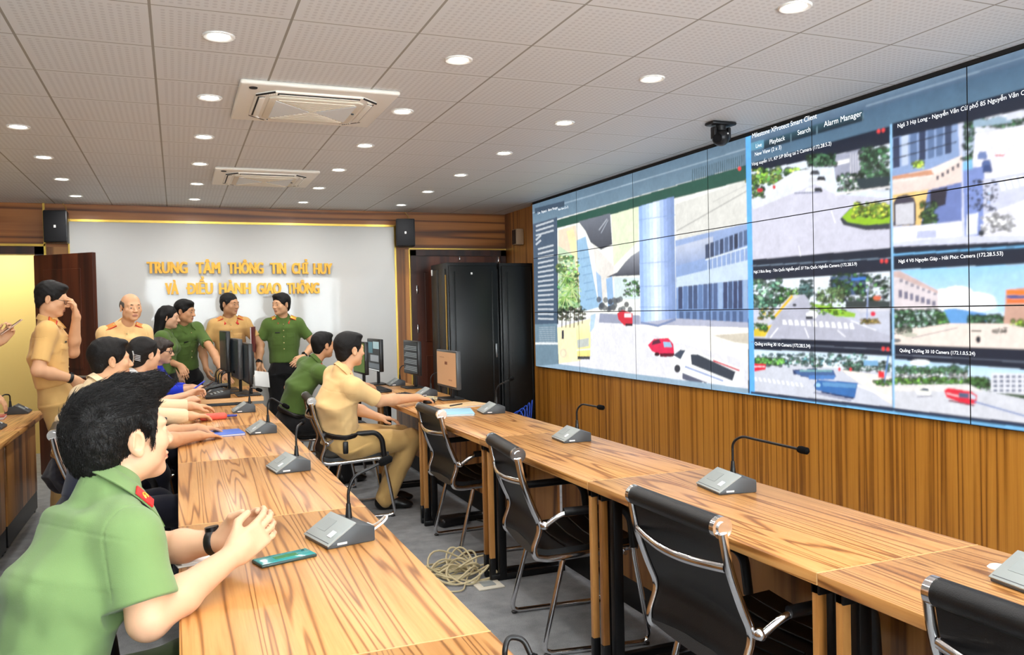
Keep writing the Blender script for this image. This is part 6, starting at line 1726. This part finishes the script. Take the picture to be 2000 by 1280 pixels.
# ------------------------------------------------------------------ the people
FLOOR_LEGS = lambda x, y, fx, fy, w=0.10: None
def stand(pel, F, w=0.095, s=1.0, fwd=(0.02, -0.02)):
    F = unit((F[0], F[1], 0)); R = np.array([F[1], -F[0], 0])
    out = {}
    for sd, q, fo in (('R', 1, fwd[0]), ('L', -1, fwd[1])):
        a = np.array([pel[0], pel[1], 0.09]) + R * q * w + F * fo
        out[sd] = dict(a=a, hint=F, foot=unit(F + R * q * 0.25))
    return out
def sit(pel, F, reach=0.42, tuck=0.0, w=0.10):
    F = unit((F[0], F[1], 0)); R = np.array([F[1], -F[0], 0]); out = {}
    for sd, q in (('R', 1), ('L', -1)):
        k = np.array(pel) + F * reach + R * q * (w + 0.02); k[2] = 0.50
        a = np.array([k[0], k[1], 0.09]) - F * tuck
        out[sd] = dict(knee=k, a=a, foot=F)
    return out

# 1 -- young man in light green, foreground
H1 = EYE + 0 * EYE
p1F = (0.90, 0.42)
HEAD1 = (-0.125, 2.205, 1.135)
pel1 = (-0.32, 2.03, 0.555)
person('young man with swept black hair in light green shirt, hands clasped, in the foreground', (-0.150, 2.155, 1.030), pel1, p1F, HEAD1, (0.86, 0.50, 0.10),
       dict(R=dict(w=(0.112, 2.155, 0.828), elbow=(-0.075, 1.935, 0.772), dir=(0.80, 0.36, 0.46), n=(-0.30, 0.90, -0.10), curl=0.42, thumb=0.2, **{'raise': (0.0, 0.0, -0.045)}),
            L=dict(w=(0.098, 2.330, 0.822), elbow=(-0.06, 2.44, 0.792), dir=(0.82, -0.30, 0.44), n=(-0.25, -0.92, 0.0), curl=0.50, thumb=0.5, **{'raise': (0.02, 0.0, -0.03)})),
       sit(pel1, p1F, 0.42, 0.1), 'light', 'light_green_shirt', 'green_trousers', 'quiff', s=1.02, sleeve=0.74, res=0.004, lean=0.02, fine=True, tabs=True, watch_left='black', belt=False, wrinkle=0.0045, fat=1.0, seed=3, pockets=False, sleeve_flare=1.22)

# 2 -- officer with glasses, rubbing his face
def p2x(I):
    pass
pel2 = (-0.76, 6.28, 0.90)
person('standing officer in tan uniform with glasses, rubbing his face, left of the doorway', (-0.80, 6.27, 1.425), pel2, (1.0, 0.05), (-0.765, 6.25, 1.562), (0.96, -0.06, -0.20),
       dict(R=dict(w=(-0.640, 6.14, 1.03), hint=(-0.8, -0.5, 0), dir=(0.45, 0.25, -0.85), n=(-0.3, 0.9, 0.1), curl=0.5),
            L=dict(w=(-0.625, 6.24, 1.44), elbow=(-0.665, 6.36, 1.20), dir=(-0.05, -0.25, 0.95), n=(-0.95, -0.1, 0), curl=0.5, thumb=0.3)),
       stand(pel2, (1, 0.05)), 'fair', 'tan_shirt', 'tan_trousers', 'short', s=0.94, sleeve=0.76, belt=False, tabs=True, epaulette='tan', watch='black', extras=(glasses(),), seed=5, group=None, fat=1.05)

# 3 -- balding officer facing the viewer
pel3 = (-0.37, 6.88, 0.86)
person('balding officer in tan uniform standing, facing the viewer, before the white panel', (-0.365, 6.86, 1.378), pel3, (0.22, -0.97), (-0.315, 6.79, 1.505), (0.40, -0.91, -0.06),
       dict(R=dict(w=(-0.58, 6.80, 0.84), hint=(-0.3, 0.8, 0), dir=(0.05, -0.2, -1), n=(1, 0, 0), curl=0.3), L=dict(w=(-0.17, 6.90, 0.84), hint=(0.3, 0.8, 0), dir=(0, -0.2, -1), n=(-1, 0, 0), curl=0.3)),
       stand(pel3, (0.22, -0.97)), 'fair', 'pale_tan_shirt', 'tan_trousers', 'bald', s=0.87, hair_mat=hair_grey, tabs='front', epaulette='tan', belt=True, seed=7, fat=1.0)

# 4 -- long-haired woman in green
pel4 = (-0.10, 8.03, 0.84)
person('woman with long black hair in green uniform standing in profile behind the desks', (-0.10, 8.02, 1.315), pel4, (0.96, -0.28), (-0.065, 8.0, 1.425), (0.97, -0.22, -0.10),
       dict(R=dict(w=(-0.09, 7.84, 0.86), hint=(-0.7, -0.3, 0), dir=(0.2, -0.1, -1), n=(0, 1, 0), curl=0.35), L=dict(w=(0.0, 8.10, 0.88), hint=(-0.6, 0.6, 0), dir=(0.2, 0, -1), n=(0, -1, 0), curl=0.35)),
       stand(pel4, (0.96, -0.28)), 'light', 'green_shirt', 'black_trousers', 'long', s=0.83, female=True, res=0.006, tabs=False, epaulette=None, seed=9)

# 5 -- man in green leaning on the desk
pel5 = (0.07, 8.30, 0.86)
person('man in green uniform leaning on the far left desk with one hand', (0.06, 8.17, 1.36), pel5, (0.62, -0.78), (0.07, 8.11, 1.475), (0.86, -0.46, -0.12),
       dict(R=dict(w=(0.02, 7.92, 0.99), hint=(-0.6, 0.2, -0.1), dir=(0.2, -0.6, -0.6), n=(0.3, 0, -1), curl=0.4), L=dict(w=(0.375, 7.62, 0.90), elbow=(0.30, 7.92, 1.09), dir=(0.35, -0.85, -0.25), n=(0, -0.2, -1), curl=0.22)),
       stand(pel5, (0.62, -0.78)), 'tan', 'green_shirt', 'black_trousers', 'short', s=0.87, res=0.006, belt=False, watch_left='steel', seed=11)

# 6 -- officer in tan with the maroon folder
pel6 = (0.47, 8.25, 0.88)
person('officer in tan uniform standing with a maroon folder under his arm', (0.46, 8.23, 1.412), pel6, (0.05, -1.0), (0.462, 8.18, 1.535), (0.72, -0.69, -0.06),
       dict(R=dict(w=(0.235, 8.10, 0.945), hint=(-0.6, 0.5, 0), dir=(0.25, -0.5, -0.85), n=(0.9, 0.2, 0), curl=0.35), L=dict(w=(0.70, 8.09, 0.965), hint=(0.7, 0.4, 0), dir=(0.0, -0.3, -0.95), n=(-0.95, 0, 0.1), curl=0.55)),
       stand(pel6, (0.05, -1.0)), 'brown', 'deep_tan_shirt', 'tan_trousers', 'crew', s=0.87, res=0.006, epaulette='tan', tabs='front', belt=True, watch_left='black', seed=13)
folder(0.645, 8.05, 1.20, 86, 0.24, 0.30, 'maroon folder held under the arm of the tan-uniformed officer', mat('maroon_cover', (112, 30, 44), 0.5)).rotation_euler = (math.radians(90), 0, math.radians(78))
o = folder(0.715, 8.02, 0.83, 0, 0.15, 0.16, 'white sheets of paper held in the left hand of the tan-uniformed officer', paper_white, cat='paper', name='paper_sheaf', th=0.006)
o.rotation_euler = (math.radians(70), math.radians(10), math.radians(30))

# 7 -- officer in green by the white panel
pel7 = (0.955, 8.26, 0.87)
person('officer in green uniform standing with hand on hip, right of the others', (0.95, 8.25, 1.402), pel7, (-0.10, -1.0), (0.93, 8.20, 1.525), (-0.80, -0.60, -0.05),
       dict(R=dict(w=(0.725, 8.16, 0.945), hint=(-0.6, 0.5, 0), dir=(0.05, -0.2, -0.95), n=(0.9, 0.2, 0), curl=0.45), L=dict(w=(1.10, 8.03, 1.02), elbow=(1.24, 8.22, 1.13), dir=(-0.75, -0.30, -0.50), n=(-0.1, 0.9, -0.3), curl=0.2)),
       stand(pel7, (-0.1, -1.0)), 'fair', 'green_shirt', 'black_trousers', 'short', s=0.87, res=0.006, epaulette='gold', tabs='front', belt=False, watch_left='black', seed=15, fat=1.06)

# seated along the left row
def seated(label, N, F, H, hf, armR, armL, skin, shirt, trousers, hair, seed, s=1.0, **kw):
    F_ = unit((F[0], F[1], 0)); pel = np.array(N) - F_ * kw.pop('back', 0.16); pel[2] = 0.55
    return person(label, N, pel, F, H, hf, dict(R=armR, L=armL), sit(pel, F, 0.42), skin, shirt, trousers, hair, s=s, seed=seed, res=kw.pop('res', 0.006), pockets=kw.pop('pockets', False), **kw)
# hidden neighbour: only forearms on the blue folder show
seated('person behind the young man in green, bare forearms resting by the blue folder', (-0.27, 4.24, 0.885), (0.85, 0.53), (-0.215, 4.28, 0.985), (0.8, 0.6, 0),
       dict(w=(0.085, 4.74, 0.785), elbow=(-0.11, 4.50, 0.795), dir=(0.75, 0.55, -0.1), n=(0, 0, -1), curl=0.15), dict(w=(0.085, 4.98, 0.795), elbow=(-0.10, 4.78, 0.80), dir=(0.85, 0.4, -0.1), n=(0, 0, -1), curl=0.25),
       'tan', 'navy_shirt', 'navy_trousers', 'short', 21, s=0.96)
# dark-haired man
seated('seated dark-haired man in cream sleeves seen from behind, beyond the foreground man', (-0.43, 5.30, 1.045), (0.9, 0.42), (-0.365, 5.36, 1.18), (0.95, 0.31, 0.0),
       dict(w=(0.06, 5.58, 0.80), elbow=(-0.19, 5.36, 0.84), dir=(0.75, 0.6, -0.1), n=(0, 0, -1), curl=0.3), dict(w=(0.07, 5.90, 0.83), elbow=(-0.16, 5.66, 0.86), dir=(0.8, 0.5, -0.1), n=(0, 0, -1), curl=0.3),
       'fair', 'cream_blouse', 'navy_trousers', 'short', 23, s=1.05, sleeve=1.85, res=0.005)
# woman with clip
def clip(I):
    P, org = I['P'], I['org']
    g = MB()
    def w(x, y, z): return tuple(P(x, y, z) - org)
    g.tube(fillet([w(0.046, -0.132, 0.025), w(0.056, -0.128, -0.015), w(0.048, -0.128, -0.055)], 0.02), 0.0055, 8)
    for i in range(4): g.tube([w(0.054, -0.13, 0.0 - i * 0.011), w(0.068, -0.112, -0.004 - i * 0.011), w(0.074, -0.092, -0.010 - i * 0.011)], 0.003, 6)
    g.build('hair_clip', chrome, I['root'])
seated('seated woman with black bun and silver hair clip seen from behind', (-0.28, 5.97, 1.04), (0.85, 0.53), (-0.20, 6.02, 1.18), (0.80, 0.60, -0.05),
       dict(w=(0.065, 6.26, 0.835), elbow=(-0.12, 6.06, 0.80), dir=(0.6, 0.7, 0.1), n=(-0.3, 0.3, -0.9), curl=0.75), dict(w=(0.07, 6.46, 0.865), elbow=(-0.14, 6.28, 0.82), dir=(0.75, 0.5, 0.1), n=(0.2, -0.7, -0.5), curl=0.8),
       'light', 'white_blouse', 'navy_trousers', 'bun', 25, s=0.95, female=True, sleeve=0.95, extras=(clip,), res=0.005)
o = thing('mobile_phone', 'dark brown mobile phone held up in a hand over the far left desk', 'phone', (0.17, 6.54, 0.90), math.radians(30))
MB().box((-0.075, -0.036, -0.004), (0.075, 0.036, 0.004), 0.003).build('case', mat('brown_phone', (74, 52, 44), 0.35), o)
MB().box((-0.068, -0.032, 0.0036), (0.068, 0.032, 0.005), 0.001).build('screen', mat('phone_dark_screen', (20, 20, 24), 0.1), o)
o.rotation_euler = (math.radians(-25), math.radians(-22), math.radians(35))
o = thing('pen', 'blue pen held upright above the far left desk', 'pen', (0.12, 6.48, 0.905), 0)
MB().cyl((-0.05, 0.0, -0.03), (0.05, 0.02, 0.04), 0.0055).cyl((0.05, 0.02, 0.04), (0.06, 0.022, 0.047), 0.005, 0.001).build('barrel', mat('pen_bright_blue', (40, 60, 200), 0.35), o)
MB().cyl((-0.05, 0.0, -0.03), (-0.015, 0.007, -0.0055), 0.0065).build('cap', mat('pen_navy', (50, 48, 100), 0.4), o)
# woman in blue
seated('seated woman in bright blue dress with glasses and short brown hair', (-0.165, 7.26, 1.02), (0.97, -0.2), (-0.125, 7.24, 1.155), (0.96, -0.26, -0.08),
       dict(w=(0.10, 7.02, 0.86), elbow=(-0.06, 7.04, 0.84), dir=(0.9, 0.1, 0.05), n=(0, 0.3, -0.9), curl=0.4), dict(w=(0.10, 7.34, 0.845), elbow=(-0.04, 7.44, 0.84), dir=(0.9, -0.2, -0.1), n=(0, 0, -1), curl=0.4),
       'light', 'blue_dress', 'blue_dress', 'bob', 27, s=0.87, female=True, sleeve=1.55, hair_mat=hair_dark, extras=(glasses(mat('dark_rim', (40, 30, 40), 0.3), 0.0026),), skirt=True)
# right row: man in green, bent forward
pelA = (0.83, 6.92, 0.555)
person('seated man in green uniform bent over the right row, typing', (1.04, 6.88, 1.045), pelA, (0.95, 0.30), (1.11, 6.90, 1.165), (0.90, 0.42, 0.0),
       dict(R=dict(w=(1.42, 6.86, 0.815), elbow=(1.20, 6.72, 0.815), dir=(0.9, 0.3, -0.15), n=(0, 0, -1), curl=0.3), L=dict(w=(1.45, 7.12, 0.815), elbow=(1.18, 7.18, 0.83), dir=(0.95, -0.2, -0.1), n=(0, 0, -1), curl=0.3)),
       sit(pelA, (0.95, 0.30), 0.42), 'tan', 'green_shirt', 'black_trousers', 'short', s=0.89, res=0.006, tabs=True, sleeve=0.85, seed=31, lean=0.05, pockets=False, belt=True)
# right row: officer in tan
def keys(I):
    w_ = I['waist'] + I['R'] * 0.165 - I['F'] * 0.03 - I['up'] * 0.03 - I['org']
    w_ = Vector(w_)
    g = MB().tube([w_ + Vector((0.012 * math.cos(t), 0, 0.016 * math.sin(t) - 0.015)) for t in [i * math.pi / 8 for i in range(16)]], 0.002, 6, closed=True)
    g.build('key_ring', chrome, I['root'])
    MB().box((w_.x - 0.018, w_.y - 0.012, w_.z - 0.12), (w_.x + 0.018, w_.y + 0.004, w_.z - 0.035), 0.008).build('key_pouch', black_plastic, I['root'])
pelB = (1.05, 5.80, 0.555)
person('seated officer in tan uniform at the right row, right arm stretched along the desk', (1.045, 5.70, 1.035), pelB, (0.97, 0.24), (1.105, 5.74, 1.170), (0.92, 0.38, 0.0),
       dict(R=dict(w=(1.60, 5.84, 0.80), elbow=(1.275, 5.63, 0.815), dir=(0.95, 0.2, -0.18), n=(0, 0, -1), curl=0.35), L=dict(w=(1.335, 5.93, 0.665), elbow=(1.16, 6.02, 0.74), dir=(0.95, -0.2, -0.15), n=(0, 0, -1), curl=0.3)),
       dict(R=dict(knee=(1.55, 5.82, 0.50), a=(1.36, 5.88, 0.095), foot=(0.95, -0.2, 0)), L=dict(knee=(1.53, 6.04, 0.50), a=(1.42, 6.06, 0.095), foot=(0.97, 0.1, 0))),
       'fair', 'pale_tan_shirt', 'tan_trousers', 'short', s=0.99, res=0.005, tabs=True, sleeve=0.86, seed=33, belt=True, pockets=False, fat=1.15, lean=0.06, extras=(keys,), wrinkle=0.0055)
# person at the left edge, mostly outside the picture
pelC = (-1.80, 5.98, 0.88)
person('person at the left picture edge, only bare forearms and hands in view', (-1.60, 6.0, 1.34), pelC, (0.9, 0.2), (-1.53, 6.0, 1.475), (0.9, 0.2, -0.2),
       dict(R=dict(w=(-1.075, 5.93, 0.99), elbow=(-1.34, 5.86, 1.12), dir=(0.6, 0.3, -0.7), n=(0, 0.3, -0.9), curl=0.3), L=dict(w=(-1.03, 6.02, 1.30), elbow=(-1.28, 6.12, 1.14), dir=(0.55, -0.1, 0.65), n=(-0.2, -0.9, 0.2), curl=0.7)),
       stand(pelC, (0.9, 0.2)), 'fair', 'tan_shirt', 'tan_trousers', 'short', s=0.98, res=0.007, seed=41, belt=True)
o = thing('mobile_phone', 'mobile phone held up at the left picture edge', 'phone', (-0.965, 5.985, 1.385), 0)
MB().box((-0.004, -0.036, -0.075), (0.004, 0.036, 0.075), 0.003).build('case', mat('pink_phone_case', (196, 160, 140), 0.4), o)
MB().box((-0.0055, -0.032, -0.068), (-0.0036, 0.032, 0.068), 0.001).build('screen', mat('phone_dark_screen', (20, 20, 24), 0.1), o)
o.rotation_euler = (0, math.radians(52), math.radians(15))
